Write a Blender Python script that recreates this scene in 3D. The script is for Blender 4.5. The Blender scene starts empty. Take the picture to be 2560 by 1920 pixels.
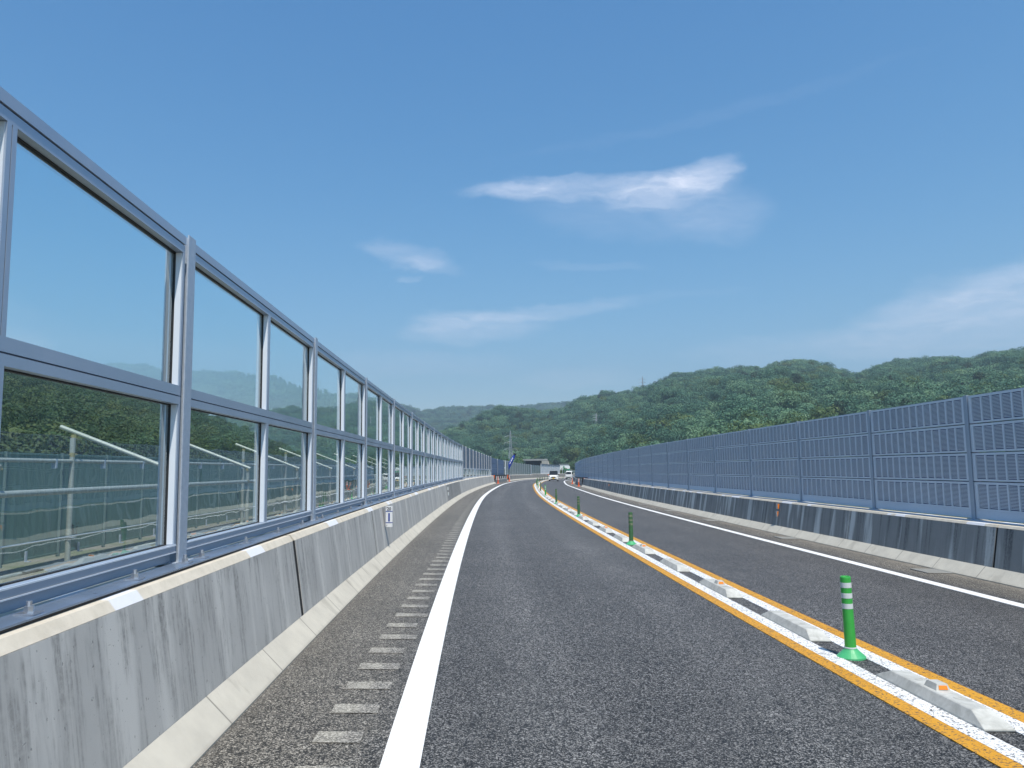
import bpy, math, random
import numpy as np
from mathutils import Vector, Matrix
R=random.Random(7); NR=np.random.default_rng(11)
scene=bpy.context.scene; COL=scene.collection
# ---------------------------------------------------------------- camera, sky, sun, exposure
H_CAM=1.5357; F_PX=1959.0
cam_d=bpy.data.cameras.new('camera'); cam=bpy.data.objects.new('camera',cam_d); COL.objects.link(cam)
cam_d.sensor_width=36; cam_d.lens=F_PX/2560*36; cam_d.clip_start=.05; cam_d.clip_end=20000
rt=Vector((.99827,-.057332,-.0130413)); up=Vector((.0068307,-.1072168,.9942122)); fw=Vector((.0583985,.9925813,.1066397))
M=Matrix.Identity(4)
for i in range(3): M[i][0]=rt[i]; M[i][1]=up[i]; M[i][2]=-fw[i]
M.translation=Vector((0,0,H_CAM)); cam.matrix_world=M; scene.camera=cam
SUN_EL=math.radians(64); SUN_AZ=math.atan2(.094,-.33)        # azimuth measured from +Y towards +X
sun_d=bpy.data.lights.new('sun','SUN'); sun_d.energy=3.6; sun_d.angle=math.radians(.53); sun_d.color=(1,.945,.85)
sun=bpy.data.objects.new('sun',sun_d); COL.objects.link(sun)
sdir=Vector((math.sin(SUN_AZ)*math.cos(SUN_EL),math.cos(SUN_AZ)*math.cos(SUN_EL),math.sin(SUN_EL)))
sun.rotation_euler=(-sdir).to_track_quat('-Z','Y').to_euler()
scene.view_settings.view_transform='Standard'; scene.view_settings.look='None'
scene.view_settings.exposure=0.62; scene.view_settings.gamma=1
scene.cycles.max_bounces=10; scene.cycles.transparent_max_bounces=24; scene.cycles.glossy_bounces=4
scene.cycles.diffuse_bounces=3; scene.cycles.volume_bounces=0; scene.cycles.caustics_reflective=False; scene.cycles.caustics_refractive=False
world=bpy.data.worlds.new('World'); scene.world=world; world.use_nodes=True

class NT:
    """small helper for writing node trees"""
    def __init__(s,tree): s.t=tree; s.n=tree.nodes; s.l=tree.links
    def new(s,ty,**kw):
        n=s.n.new(ty)
        for k,v in kw.items(): setattr(n,k,v)
        return n
    def put(s,inp,v):
        if isinstance(v,(int,float)): inp.default_value=v
        elif isinstance(v,(tuple,list)):
            v=tuple(v)
            if len(v)==3 and len(inp.default_value)==4: v=v+(1,)
            inp.default_value=v
        else: s.l.new(v,inp)
    def math(s,op,a,b=0.0,c=None,clamp=False):
        n=s.new('ShaderNodeMath',operation=op,use_clamp=clamp); s.put(n.inputs[0],a); s.put(n.inputs[1],b)
        if c is not None: s.put(n.inputs[2],c)
        return n.outputs[0]
    def mix(s,f,a,b,kind='MIX'):
        n=s.new('ShaderNodeMix',data_type='RGBA',blend_type=kind,clamp_factor=True); s.put(n.inputs[0],f); s.put(n.inputs[6],a); s.put(n.inputs[7],b); return n.outputs[2]
    def noise(s,vec,scale,detail=2,rough=.5,dist=0,dim='3D'):
        n=s.new('ShaderNodeTexNoise',noise_dimensions=dim); s.put(n.inputs['Vector'],vec); s.put(n.inputs['Scale'],scale)
        n.inputs['Detail'].default_value=detail; n.inputs['Roughness'].default_value=rough; n.inputs['Distortion'].default_value=dist; return n.outputs['Fac']
    def map(s,v,lo,hi,a=0.,b=1.,smooth=False):
        n=s.new('ShaderNodeMapRange'); n.interpolation_type='SMOOTHSTEP' if smooth else 'LINEAR'
        s.put(n.inputs[0],v); s.put(n.inputs[1],lo); s.put(n.inputs[2],hi); s.put(n.inputs[3],a); s.put(n.inputs[4],b); return n.outputs[0]
    def xyz(s,x,y,z):
        n=s.new('ShaderNodeCombineXYZ'); s.put(n.inputs[0],x); s.put(n.inputs[1],y); s.put(n.inputs[2],z); return n.outputs[0]
    def sep(s,v):
        n=s.new('ShaderNodeSeparateXYZ'); s.put(n.inputs[0],v); return n.outputs
    def ramp(s,f,stops):
        n=s.new('ShaderNodeValToRGB'); e=n.color_ramp.elements
        while len(e)<len(stops): e.new(.5)
        for i,(p,c) in enumerate(stops): e[i].position=p; e[i].color=tuple(c)+(1,)
        s.put(n.inputs[0],f); return n.outputs[0]
    def bump(s,h,strength,dist):
        n=s.new('ShaderNodeBump'); s.put(n.inputs['Height'],h); n.inputs['Strength'].default_value=strength; n.inputs['Distance'].default_value=dist; return n.outputs[0]

def build_world():
    w=NT(world.node_tree); w.n.clear()
    out=w.new('ShaderNodeOutputWorld'); bg=w.new('ShaderNodeBackground')
    sky=w.new('ShaderNodeTexSky'); sky.sky_type='NISHITA'; sky.sun_disc=False
    sky.sun_elevation=SUN_EL; sky.sun_rotation=SUN_AZ; sky.altitude=100; sky.air_density=1.0; sky.dust_density=.7; sky.ozone_density=3.0
    tc=w.new('ShaderNodeTexCoord'); d=w.sep(tc.outputs['Generated'])
    az=w.math('MULTIPLY',w.math('ARCTAN2',d[0],d[1]),180/math.pi)
    el=w.math('MULTIPLY',w.math('ARCSINE',d[2]),180/math.pi)
    wob=w.noise(w.xyz(w.math('MULTIPLY',az,.22),w.math('MULTIPLY',el,.45),3.1),1,4,.6)
    wob2=w.noise(w.xyz(w.math('MULTIPLY',az,.22),w.math('MULTIPLY',el,.45),9.7),1,4,.6)
    azd=w.math('ADD',az,w.math('MULTIPLY',w.math('SUBTRACT',wob,.5),4.2)); eld=w.math('ADD',el,w.math('MULTIPLY',w.math('SUBTRACT',wob2,.5),1.9))
    # wisps: fine streaks running along the wind
    wisp=w.noise(w.xyz(w.math('MULTIPLY',w.math('ADD',azd,w.math('MULTIPLY',eld,.8)),.42),w.math('MULTIPLY',eld,1.9),1.3),1,6,.62,.4)
    total=None
    #        az    el    w    h   tilt  dens
    clouds=[(9.2,20.0,9.6,1.0,.0,.55),(15.0,19.5,5.2,1.4,.12,.60),(17.6,20.3,3.0,.95,.25,.45),(18.2,18.0,4.5,2.4,-.25,.28),(4.0,20.2,4.2,.9,.05,.40),(11.5,17.9,8.0,1.9,-.12,.17),
            (-4.2,15.4,3.2,1.1,-.18,.42),(-2.4,14.6,2.6,.7,-.2,.25),(-4.4,13.8,1.2,.35,-.1,.30),
            (1.0,10.2,6.0,1.25,.05,.46),(6.2,11.3,6.5,.55,.10,.34),(-1.2,10.6,3.4,1.0,.1,.30),(9.5,14.5,5,.4,-.05,.13),(15,12,6,.35,.06,.08),
            (37.5,10.6,8.0,2.1,.10,.75),(31.5,9.9,5.0,.9,.12,.38),(34,7.9,11,1.6,0,.50),(22,7.9,7,1.2,0,.22),
            (-3.5,7.6,8,1.0,.0,.20),(8.0,6.6,5,.9,0,.22),(18,24,16,.5,.12,.05),(-30,8.3,2.6,.9,0,.45),(30,8.6,4.2,1.2,0,.2)]
    for a,e,cw,ch,t,dn in clouds:
        da=w.math('SUBTRACT',azd,a); de=w.math('SUBTRACT',eld,e)
        ct,st=math.cos(t),math.sin(t)
        p=w.math('DIVIDE',w.math('ADD',w.math('MULTIPLY',da,ct),w.math('MULTIPLY',de,st)),cw)
        q=w.math('DIVIDE',w.math('SUBTRACT',w.math('MULTIPLY',de,ct),w.math('MULTIPLY',da,st)),ch)
        r2=w.math('ADD',w.math('MULTIPLY',p,p),w.math('MULTIPLY',q,q))
        m=w.math('MULTIPLY',w.map(r2,0.,1.25,1.,0.,True),dn*.66)
        total=m if total is None else w.math('ADD',total,m)
    cov=w.math('MULTIPLY',total,w.map(wisp,.22,.74,.36,1.2),clamp=True)
    # far haze whitening just above the horizon is the sky model's own; clouds are thin ice sheets lit by the sun
    q=w.sep(sky.outputs[0])    # deepen the clear-sky blue channel by channel (the phone's rendering of it)
    skyc=w.xyz(w.math('MULTIPLY',w.math('POWER',w.math('MULTIPLY',q[0],.080),1.60),19.8),w.math('MULTIPLY',w.math('POWER',w.math('MULTIPLY',q[1],.104),1.02),8.8),w.math('MULTIPLY',w.math('POWER',w.math('MULTIPLY',q[2],.116),.72),7.35))
    cl=w.mix(w.math('MULTIPLY',cov,.92),skyc,(6.6,6.9,8.0))
    w.put(bg.inputs[0],cl); bg.inputs[1].default_value=.10
    w.l.new(bg.outputs[0],out.inputs[0])
build_world()

# ---------------------------------------------------------------- road alignment (arc length s, lateral u to the right)
KN=[0,15,30,45,60,75,90,100,110,120,135,150,180,220,300]
KV=[.2526,.0786,.0716,.1705,.0665,.0308,.2195,.0481,.0102,.0759,.1554,.1941,.1989,.1989,.1989]
GN=[0,30,60,80,100,120,150,200,300]; GV=[0,-.1684,-.3134,-.5314,-.6985,-.7583,-.8712,-.8915,-.8915]
C_FALL=-.03402
_S=np.linspace(-60,420,1921); _k=np.interp(_S,KN,KV)*.01*(_S>-30); _dS=np.diff(_S)
def _cum(a):
    c=np.concatenate([[0],np.cumsum(a*_dS)]); return c-np.interp(0,_S,c)
_th=_cum((_k[1:]+_k[:-1])/2); _tm=(_th[1:]+_th[:-1])/2
_x=_cum(np.sin(_tm)); _y=_cum(np.cos(_tm)); _g=np.interp(_S,GN,GV)*.01; _z=_cum((_g[1:]+_g[:-1])/2)
def road(s): return (float(np.interp(s,_S,_x)),float(np.interp(s,_S,_y)),float(np.interp(s,_S,_z)),float(np.interp(s,_S,_th)))
def grade(s): return float(np.interp(s,_S,_g))
def pt(s,u,z=0.):
    x,y,zz,th=road(s); return Vector((x+u*math.cos(th),y-u*math.sin(th),zz+C_FALL*u+z))
def rot_at(s): return (math.atan(grade(s)),0,-road(s)[3])
def place(o,s,u,z=0.,parent=None,extra=0.):
    o.location=pt(s,u,z)-(parent.location if parent else Vector((0,0,0)))
    e=rot_at(s); o.rotation_euler=(e[0],e[1],e[2]+extra)
    if parent: o.parent=parent

# ---------------------------------------------------------------- mesh helpers
class MB:
    def __init__(s): s.v=[]; s.f=[]; s.uv=[]; s.mi=[]; s.cur=0
    def quad(s,ps,uvs=None):
        b=len(s.v); s.v+=[tuple(p) for p in ps]; s.f.append(tuple(range(b,b+len(ps)))); s.uv+=list(uvs) if uvs else [(0,0)]*len(ps); s.mi.append(s.cur)
    def box(s,x0,x1,y0,y1,z0,z1,tf=None):
        c=[Vector((x,y,z)) for z in (z0,z1) for y in (y0,y1) for x in (x0,x1)]
        if tf: c=[tf@p for p in c]
        for f in ((0,2,3,1),(4,5,7,6),(0,1,5,4),(2,6,7,3),(0,4,6,2),(1,3,7,5)): s.quad([c[i] for i in f])
        return s
    def hexa(s,bot,top):
        for k in range(4):
            j=(k+1)%4; s.quad([bot[k],bot[j],top[j],top[k]])
        s.quad(bot[::-1]); s.quad(top); return s
    def tube(s,a,b,r0,r1=None,n=10,cap=True):
        a=Vector(a); b=Vector(b); r1=r0 if r1 is None else r1; d=(b-a).normalized()
        x=d.orthogonal().normalized(); y=d.cross(x)
        A=[a+(x*math.cos(t)+y*math.sin(t))*r0 for t in [2*math.pi*i/n for i in range(n)]]
        B=[b+(x*math.cos(t)+y*math.sin(t))*r1 for t in [2*math.pi*i/n for i in range(n)]]
        for i in range(n): j=(i+1)%n; s.quad([A[i],A[j],B[j],B[i]])
        if cap: s.quad(A[::-1]); s.quad(B)
        return s
    def lathe(s,prof,n=20,c=(0,0,0)):
        c=Vector(c)
        rings=[[c+Vector((r*math.cos(2*math.pi*i/n),r*math.sin(2*math.pi*i/n),z)) for i in range(n)] for r,z in prof]
        for a,b in zip(rings[:-1],rings[1:]):
            for i in range(n): j=(i+1)%n; s.quad([a[i],a[j],b[j],b[i]])
        return s
    def build(s,name,mats,parent=None,smooth=False,merge=False,bevel=0):
        me=bpy.data.meshes.new(name); me.from_pydata(s.v,[],s.f)
        uvl=me.uv_layers.new(name='UVMap'); uvl.data.foreach_set('uv',np.array(s.uv,dtype=np.float32).ravel())
        for m in (mats if isinstance(mats,(list,tuple)) else [mats]): me.materials.append(m)
        if any(s.mi): me.polygons.foreach_set('material_index',s.mi)
        if merge or smooth:
            import bmesh
            bm=bmesh.new(); bm.from_mesh(me); bmesh.ops.remove_doubles(bm,verts=bm.verts,dist=1e-5); bmesh.ops.recalc_face_normals(bm,faces=bm.faces); bm.to_mesh(me); bm.free()
        if smooth: me.polygons.foreach_set('use_smooth',[True]*len(me.polygons))
        me.update(); o=bpy.data.objects.new(name,me); COL.objects.link(o)
        if parent: o.parent=parent
        if bevel:
            b=o.modifiers.new('bevel','BEVEL'); b.width=bevel; b.segments=2; b.limit_method='ANGLE'; b.angle_limit=math.radians(40)
        return o
def slist(s0,s1,step):
    n=max(1,int(round((s1-s0)/step))); return [s0+(s1-s0)*i/n for i in range(n+1)]
def sweep(name,prof,s0,s1,step,mat,parent=None,closed=True,uvmode='us',origin=None):
    """extrude a profile of (u,z) along the road"""
    m=MB(); S=slist(s0,s1,step); O=parent.location if parent else Vector((0,0,0))
    rings=[[pt(s,u,z)-O for u,z in prof] for s in S]; n=len(prof)
    L=[0]
    for i in range(n): a=prof[i]; b=prof[(i+1)%n]; L.append(L[-1]+math.hypot(b[0]-a[0],b[1]-a[1]))
    for i in range(len(S)-1):
        for k in range(n if closed else n-1):
            j=(k+1)%n
            if uvmode=='us': uv=[(prof[k][0],S[i]),(prof[j][0],S[i]),(prof[j][0],S[i+1]),(prof[k][0],S[i+1])]
            else: uv=[(S[i],prof[k][1]),(S[i],prof[j][1]),(S[i+1],prof[j][1]),(S[i+1],prof[k][1])]
            m.quad([rings[i][k],rings[i][j],rings[i+1][j],rings[i+1][k]],uv)
    if closed:
        m.quad(rings[0][::-1],[(S[0],p[1]) for p in prof[::-1]]); m.quad(rings[-1],[(S[-1],p[1]) for p in prof])
    o=m.build(name,mat,parent,merge=closed); return o
def tag(o,label,cat=None,group=None,kind=None):
    if label: o['label']=label
    if cat: o['category']=cat
    if group: o['group']=group
    if kind: o['kind']=kind
    return o
def struct(o): o['kind']='structure'; return o
def empty(name,label,cat,loc,rot=(0,0,0),group=None):
    o=bpy.data.objects.new(name,None); COL.objects.link(o); o.location=loc; o.rotation_euler=rot; o.empty_display_size=.2
    return tag(o,label,cat,group)
def dup(root,loc=None,rot=None,label=None):
    r=root.copy(); COL.objects.link(r)
    if loc is not None: r.location=loc
    if rot is not None: r.rotation_euler=rot
    if label: r['label']=label
    for ch in root.children:
        c=ch.copy(); COL.objects.link(c); c.parent=r
        for g in ch.children:
            d=g.copy(); COL.objects.link(d); d.parent=c
    return r

# ---------------------------------------------------------------- materials
MATS={}
def mat(name,color=(.5,.5,.5),rough=.6,metal=0.,fn=None,spec=.5):
    m=bpy.data.materials.new(name); m.use_nodes=True; t=NT(m.node_tree); b=t.n['Principled BSDF']
    b.inputs['Base Color'].default_value=tuple(color)+(1,); b.inputs['Roughness'].default_value=rough; b.inputs['Metallic'].default_value=metal
    b.inputs['Specular IOR Level'].default_value=spec
    if fn: fn(t,b)
    MATS[name]=m; return m
def uvs(t):
    n=t.new('ShaderNodeTexCoord'); return n.outputs['UV'],n.outputs['Object'],t.sep(n.outputs['UV'])
def geo(t): return t.new('ShaderNodeNewGeometry').outputs['Position']
def f_asphalt(t,b):
    uv,ob,q=uvs(t); P=geo(t)
    g=t.new('ShaderNodeTexVoronoi'); t.put(g.inputs['Vector'],P); g.inputs['Scale'].default_value=145
    cell=t.sep(g.outputs['Color'])[0]
    g2=t.new('ShaderNodeTexVoronoi'); t.put(g2.inputs['Vector'],P); g2.inputs['Scale'].default_value=85
    cell2=t.sep(g2.outputs['Color'])[1]
    fine=t.noise(P,210,3,.75); big=t.noise(P,.35,4,.6); mid=t.noise(P,3.,4,.65); streak=t.noise(t.xyz(t.math('MULTIPLY',q[0],2.2),t.math('MULTIPLY',q[1],.05),0),1,4,.6)
    v=t.math('ADD',t.math('MULTIPLY',cell,.42),t.math('ADD',t.math('MULTIPLY',fine,.46),t.math('MULTIPLY',cell2,.16)))
    base=t.ramp(v,[(.22,(.002,.002,.002)),(.45,(.011,.0106,.0103)),(.56,(.046,.0448,.0435)),(.73,(.38,.37,.355))])
    # shoulders: paler and dustier outside the edge lines
    uw=t.math('ADD',q[0],t.math('MULTIPLY',t.math('SUBTRACT',mid,.5),.30))
    left=t.map(uw,-.30,-.75,0,1,True); right=t.map(uw,6.85,7.15,0,1,True); sh=t.math('MAXIMUM',left,right)
    shc=t.ramp(v,[(.20,(.004,.0035,.003)),(.44,(.026,.024,.020)),(.57,(.118,.108,.092)),(.75,(.56,.52,.45))])
    c=t.mix(sh,base,shc)
    # dust lying against the kerbs
    dust=t.math('MAXIMUM',t.map(uw,7.35,7.75,0,1,True),t.map(uw,-1.30,-1.46,0,.7,True))
    c=t.mix(t.math('MULTIPLY',dust,t.map(mid,.3,.7,.25,.85)),c,(.25,.225,.19))
    grain=t.noise(P,16,4,.7); patch=t.noise(P,.9,3,.6)
    k=t.math('MULTIPLY',t.math('MULTIPLY',t.map(big,.3,.7,.84,1.12),t.map(streak,.3,.7,.88,1.10)),t.math('MULTIPLY',t.map(grain,.3,.7,.80,1.22),t.map(patch,.3,.7,.93,1.07)))
    # wheel paths polished slightly paler, oil line in the lane middle slightly darker
    def lane(c0): 
        d=t.math('ABSOLUTE',t.math('SUBTRACT',q[0],c0)); w=t.math('ABSOLUTE',t.math('SUBTRACT',d,.78)); return t.map(w,0,.45,1.13,.93,True)
    wl=t.math('MULTIPLY',lane(1.25),1.0)
    c=t.mix(1.0,c,t.xyz(t.math('MULTIPLY',k,wl),t.math('MULTIPLY',k,wl),t.math('MULTIPLY',k,wl)),'MULTIPLY')
    t.put(b.inputs['Base Color'],c); b.inputs['Roughness'].default_value=.62
    h=t.math('ADD',t.math('MULTIPLY',cell,.5),fine); t.put(b.inputs['Normal'],t.bump(h,.9,.006))
mat('asphalt',rough=.7,fn=f_asphalt,spec=.45)
def f_paint(c0,c1,wear):
    def fn(t,b):
        P=geo(t); g=t.new('ShaderNodeTexVoronoi'); t.put(g.inputs['Vector'],P); g.inputs['Scale'].default_value=70
        n=t.noise(P,55,4,.75); m=t.noise(P,1.2,3,.6)
        hole=t.map(t.math('ADD',n,t.math('MULTIPLY',t.math('SUBTRACT',t.sep(g.outputs['Color'])[0],.5),.25)),wear,wear+.05,1,0,True)
        c=t.mix(t.map(m,.3,.75),c0,c1); c=t.mix(hole,c,(.045,.045,.048))
        t.put(b.inputs['Base Color'],c); t.put(b.inputs['Normal'],t.bump(n,.5,.004))
    return fn
mat('white_line',rough=.55,fn=f_paint((.84,.84,.83),(.72,.72,.70),.235))
mat('white_line_worn',rough=.6,fn=f_paint((.80,.80,.80),(.72,.72,.71),.385))
mat('orange_line',rough=.6,fn=f_paint((.62,.30,.012),(.54,.25,.010),.37))
def f_rumble(t,b):
    uv,ob,q=uvs(t); P=geo(t); g=t.new('ShaderNodeTexVoronoi'); t.put(g.inputs['Vector'],P); g.inputs['Scale'].default_value=125
    v=t.math('ADD',t.math('MULTIPLY',t.sep(g.outputs['Color'])[0],.5),t.math('MULTIPLY',t.noise(P,190,3,.7),.5)); w=t.noise(P,7,3,.6)
    dusty=t.math('MULTIPLY',t.map(q[0],.50,.62,1,.35),t.map(w,.3,.7,.45,1))
    t.put(b.inputs['Base Color'],t.mix(dusty,t.ramp(v,[(.25,(.02,.018,.016)),(.5,(.10,.094,.085)),(.75,(.5,.47,.42))]),t.ramp(v,[(.2,(.14,.13,.105)),(.5,(.31,.29,.245)),(.8,(.62,.59,.51))]))); t.put(b.inputs['Normal'],t.bump(v,.6,.004))
mat('rumble',fn=f_rumble)
def f_wall(base,dark,amt,freq,shift,pale=None,vs=.55):
    def fn(t,b):
        uv,ob,q=uvs(t); P=geo(t)
        a=t.noise(t.xyz(t.math('MULTIPLY',q[0],freq),t.math('MULTIPLY',q[1],vs),shift),1,4,.62); grit=t.noise(P,26,3,.7)
        f=t.noise(t.xyz(t.math('MULTIPLY',q[0],freq*5),t.math('MULTIPLY',q[1],.9),shift+4),1,3,.6)
        blot=t.noise(P,2.1,5,.6); pit=t.noise(P,42,2,.5); area=t.noise(t.xyz(q[0],0,shift),.28,2,.5)
        st=t.math('MULTIPLY',t.map(a,.46,.60,0,1,True),t.map(f,.40,.58,.25,1,True))
        topw=t.map(q[1],.25,.80,.55,1.0)          # runs start under the coping
        st=t.math('MULTIPLY',t.math('MULTIPLY',t.math('MULTIPLY',st,topw),t.map(grit,.35,.6,.45,1.0)),t.map(area,.35,.62,amt*.45,amt))
        c=t.mix(t.map(blot,.3,.7),base,tuple(x*.86 for x in base))
        if pale: c=t.mix(t.map(t.noise(t.xyz(t.math('MULTIPLY',q[0],min(freq,3.)*.8),t.math('MULTIPLY',q[1],.3),shift+9),1,3,.5),.50,.62,0,.85,True),c,pale)
        c=t.mix(st,c,dark)
        c=t.mix(t.map(pit,.70,.73,0,.55),c,tuple(x*.25 for x in base))
        t.put(b.inputs['Base Color'],c)
        t.put(b.inputs['Normal'],t.bump(t.math('ADD',t.math('MULTIPLY',blot,.6),t.map(pit,.68,.74,1,0)),.35,.004))
    return fn
mat('wall_left',rough=.85,fn=f_wall((.50,.485,.455),(.07,.068,.066),.66,7.0,1.,(.60,.58,.54),1.25))
mat('wall_left_mouldy',rough=.9,fn=f_wall((.34,.335,.32),(.03,.03,.03),.98,4.2,6.,None))
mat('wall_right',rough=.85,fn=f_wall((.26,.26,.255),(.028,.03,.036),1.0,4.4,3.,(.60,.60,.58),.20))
mat('wall_far',rough=.85,fn=f_wall((.30,.29,.27),(.10,.09,.075),.8,1.6,8.,None))
def f_kerb(t,b):
    uv,ob,q=uvs(t); P=geo(t); n=t.noise(P,3.5,5,.62); f=t.noise(P,60,3,.6)
    d=t.noise(t.xyz(t.math('MULTIPLY',q[0],1.5),t.math('MULTIPLY',q[1],1.2),2),2.2,4,.6)
    # joints every 1.2 m
    j=t.math('ABSOLUTE',t.math('SUBTRACT',t.math('FRACT',t.math('DIVIDE',q[0],1.22)),.5)); jm=t.map(j,.490,.496,0,.75)
    c=t.mix(t.map(n,.35,.7),(.57,.535,.455),(.48,.45,.385)); c=t.mix(t.map(d,.56,.68,0,.32,True),c,(.24,.22,.18))
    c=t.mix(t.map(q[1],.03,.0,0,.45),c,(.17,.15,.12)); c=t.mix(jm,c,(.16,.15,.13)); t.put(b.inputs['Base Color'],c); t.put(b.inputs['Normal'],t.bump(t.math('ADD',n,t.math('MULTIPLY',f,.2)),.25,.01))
mat('kerb',rough=.85,fn=f_kerb)
def f_coping(t,b):
    uv,ob,q=uvs(t); P=geo(t); n=t.noise(P,7,5,.65); lg=t.noise(t.xyz(q[0],0,0),.9,1,.5)
    c=t.mix(t.map(n,.35,.7),(.66,.60,.50),(.54,.49,.40)); c=t.mix(t.map(lg,.565,.575,0,.8),c,(.74,.77,.84)); t.put(b.inputs['Base Color'],c); t.put(b.inputs['Normal'],t.bump(n,.3,.01))
mat('coping',rough=.85,fn=f_coping)
def f_metal(c0,c1,sc=6,bump=.03):
    def fn(t,b):
        P=geo(t); n=t.noise(P,sc,4,.65); f=t.noise(P,sc*14,2,.5)
        t.put(b.inputs['Base Color'],t.mix(t.map(t.math('ADD',t.math('MULTIPLY',n,.8),t.math('MULTIPLY',f,.2)),.32,.68),c0,c1))
        t.put(b.inputs['Roughness'],t.map(n,.3,.7,b.inputs['Roughness'].default_value-.06,b.inputs['Roughness'].default_value+.08))
    return fn
mat('aluminium',rough=.38,metal=.38,fn=f_metal((.38,.455,.56),(.43,.50,.60),2))
mat('post_blue',rough=.5,metal=.2,fn=f_metal((.32,.38,.47),(.38,.44,.52),20))
mat('flange_blue',rough=.3,metal=.75,fn=f_metal((.34,.44,.58),(.40,.49,.62),3))
mat('sunlit_frame_white',(.72,.77,.84),.5)  # lit copy of the frame aluminium, sunlight put into the colour
mat('galvanised',rough=.5,metal=.35,fn=f_metal((.40,.47,.56),(.52,.58,.66),28))
mat('louvre_face',rough=.5,metal=.15,fn=f_metal((.60,.66,.75),(.68,.73,.80),1.1))
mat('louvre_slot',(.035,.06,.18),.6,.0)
mat('absorber_dark',rough=.6,fn=f_metal((.10,.145,.21),(.13,.175,.24),2))
mat('absorber_blue',rough=.55,fn=f_metal((.09,.15,.26),(.11,.17,.29),1))
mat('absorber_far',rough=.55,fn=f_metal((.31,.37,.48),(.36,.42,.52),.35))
mat('white_panel',rough=.6,fn=f_metal((.62,.66,.70),(.54,.58,.62),.6))
mat('green_panel',rough=.4,fn=f_metal((.16,.22,.23),(.20,.26,.27),1))
mat('steel_sheet',rough=.45,metal=.25,fn=f_metal((.145,.24,.215),(.175,.27,.24),1.4))
mat('stile_steel',(.15,.22,.22),.5,.2)
mat('pipe_steel',rough=.5,metal=.35,fn=f_metal((.46,.49,.45),(.33,.36,.33),22))
mat('clamp_brass',(.50,.42,.22),.4,.7)
mat('bolt_steel',(.62,.64,.68),.3,.9)
mat('rubber_and_shadow_black',(.02,.02,.022),.7)
mat('joint_black',(.008,.008,.009),.9)
mat('post_green',rough=.38,fn=f_metal((.035,.335,.05),(.045,.38,.065),9))
mat('post_green_old',rough=.6,fn=f_metal((.035,.11,.045),(.05,.15,.055),16))
mat('base_green',rough=.4,fn=f_metal((.07,.42,.17),(.06,.36,.15),6))
mat('reflective_tape',rough=.35,fn=f_metal((.62,.66,.66),(.55,.60,.61),30))
mat('tape_worn',rough=.6,fn=f_metal((.26,.28,.17),(.07,.11,.07),28))
def f_block(t,b):
    P=geo(t); n=t.noise(P,9,6,.68,.6); f=t.noise(P,70,2,.5)
    t.put(b.inputs['Base Color'],t.mix(t.map(n,.34,.62),(.38,.38,.35),(.53,.53,.495))); t.put(b.inputs['Normal'],t.bump(t.math('ADD',n,t.math('MULTIPLY',f,.15)),.2,.006))
mat('block_concrete',rough=.7,fn=f_block)
mat('orange_reflector',(.85,.24,.02),.3)
mat('orange_plastic',(.75,.13,.03),.5)
mat('white_paint',(.80,.80,.80),.4)
mat('sign_white',(.78,.80,.82),.45)
mat('sign_blue',(.03,.07,.33),.45)
mat('sign_dark',(.02,.02,.03),.5)
mat('sign_green',(.02,.28,.14),.45)
mat('car_white',(.82,.82,.80),.25)
mat('car_glass',(.015,.018,.022),.08)
mat('car_dark',(.02,.02,.022),.5)
mat('plate_yellow',(.80,.50,.05),.5)
mat('tyre',(.02,.02,.02),.8)
mat('lamp_glass',(.7,.72,.74),.15)
mat('crane_blue',rough=.4,fn=f_metal((.015,.045,.33),(.02,.06,.40),3))
mat('black_paint_and_shade',(.012,.012,.014),.5)
mat('concrete_far',rough=.85,fn=f_metal((.52,.49,.43),(.42,.40,.36),.6))
mat('tarp_grey',(.16,.19,.21),.7)
mat('concrete_grey',rough=.85,fn=f_metal((.32,.33,.33),(.26,.27,.27),.5))
mat('pylon_steel',(.42,.45,.47),.5,.3)
mat('grate',(.40,.40,.38),.5,.1)
def f_dirt(t,b):
    P=geo(t); n=t.noise(P,.5,5,.6); f=t.noise(P,9,4,.7)
    c=t.mix(t.map(n,.4,.6),(.20,.18,.15),(.10,.13,.06)); c=t.mix(t.map(f,.35,.7,0,.5),c,(.30,.28,.25)); t.put(b.inputs['Base Color'],c); t.put(b.inputs['Normal'],t.bump(f,.5,.05))
mat('dirt',rough=.95,fn=f_dirt)
def f_scrub(t,b):
    P=geo(t); n=t.noise(P,.02,5,.6); f=t.noise(P,.5,5,.7)
    c=t.mix(t.map(n,.4,.6),(.030,.052,.022),(.045,.07,.025)); c=t.mix(t.map(f,.4,.7,0,.6),c,(.02,.035,.016)); t.put(b.inputs['Base Color'],c)
mat('undergrowth',rough=.95,fn=f_scrub)
def f_leaf(a,b_,c_):
    def fn(t,b):
        oi=t.new('ShaderNodeObjectInfo'); g=t.new('ShaderNodeNewGeometry'); P=g.outputs['Position']
        n=t.noise(P,.7,2,.5); big=t.noise(P,.012,3,.6)
        v=t.math('ADD',t.math('MULTIPLY',oi.outputs['Random'],.62),t.math('ADD',t.math('MULTIPLY',n,.2),t.math('MULTIPLY',t.math('SUBTRACT',big,.32),.5)),clamp=True)
        c=t.ramp(v,[(.05,a),(.5,b_),(.86,c_),(.97,tuple(min(1,x*1.9) for x in c_))])
        t.put(b.inputs['Base Color'],c); t.put(b.inputs['Subsurface Weight'],0.0)
        tr=t.new('ShaderNodeBsdfTranslucent'); t.put(tr.inputs[0],c); mx=t.new('ShaderNodeMixShader'); mx.inputs[0].default_value=.22
        out=t.n['Material Output']; t.l.new(b.outputs[0],mx.inputs[1]); t.l.new(tr.outputs[0],mx.inputs[2]); t.l.new(mx.outputs[0],out.inputs[0])
    return fn
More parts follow.
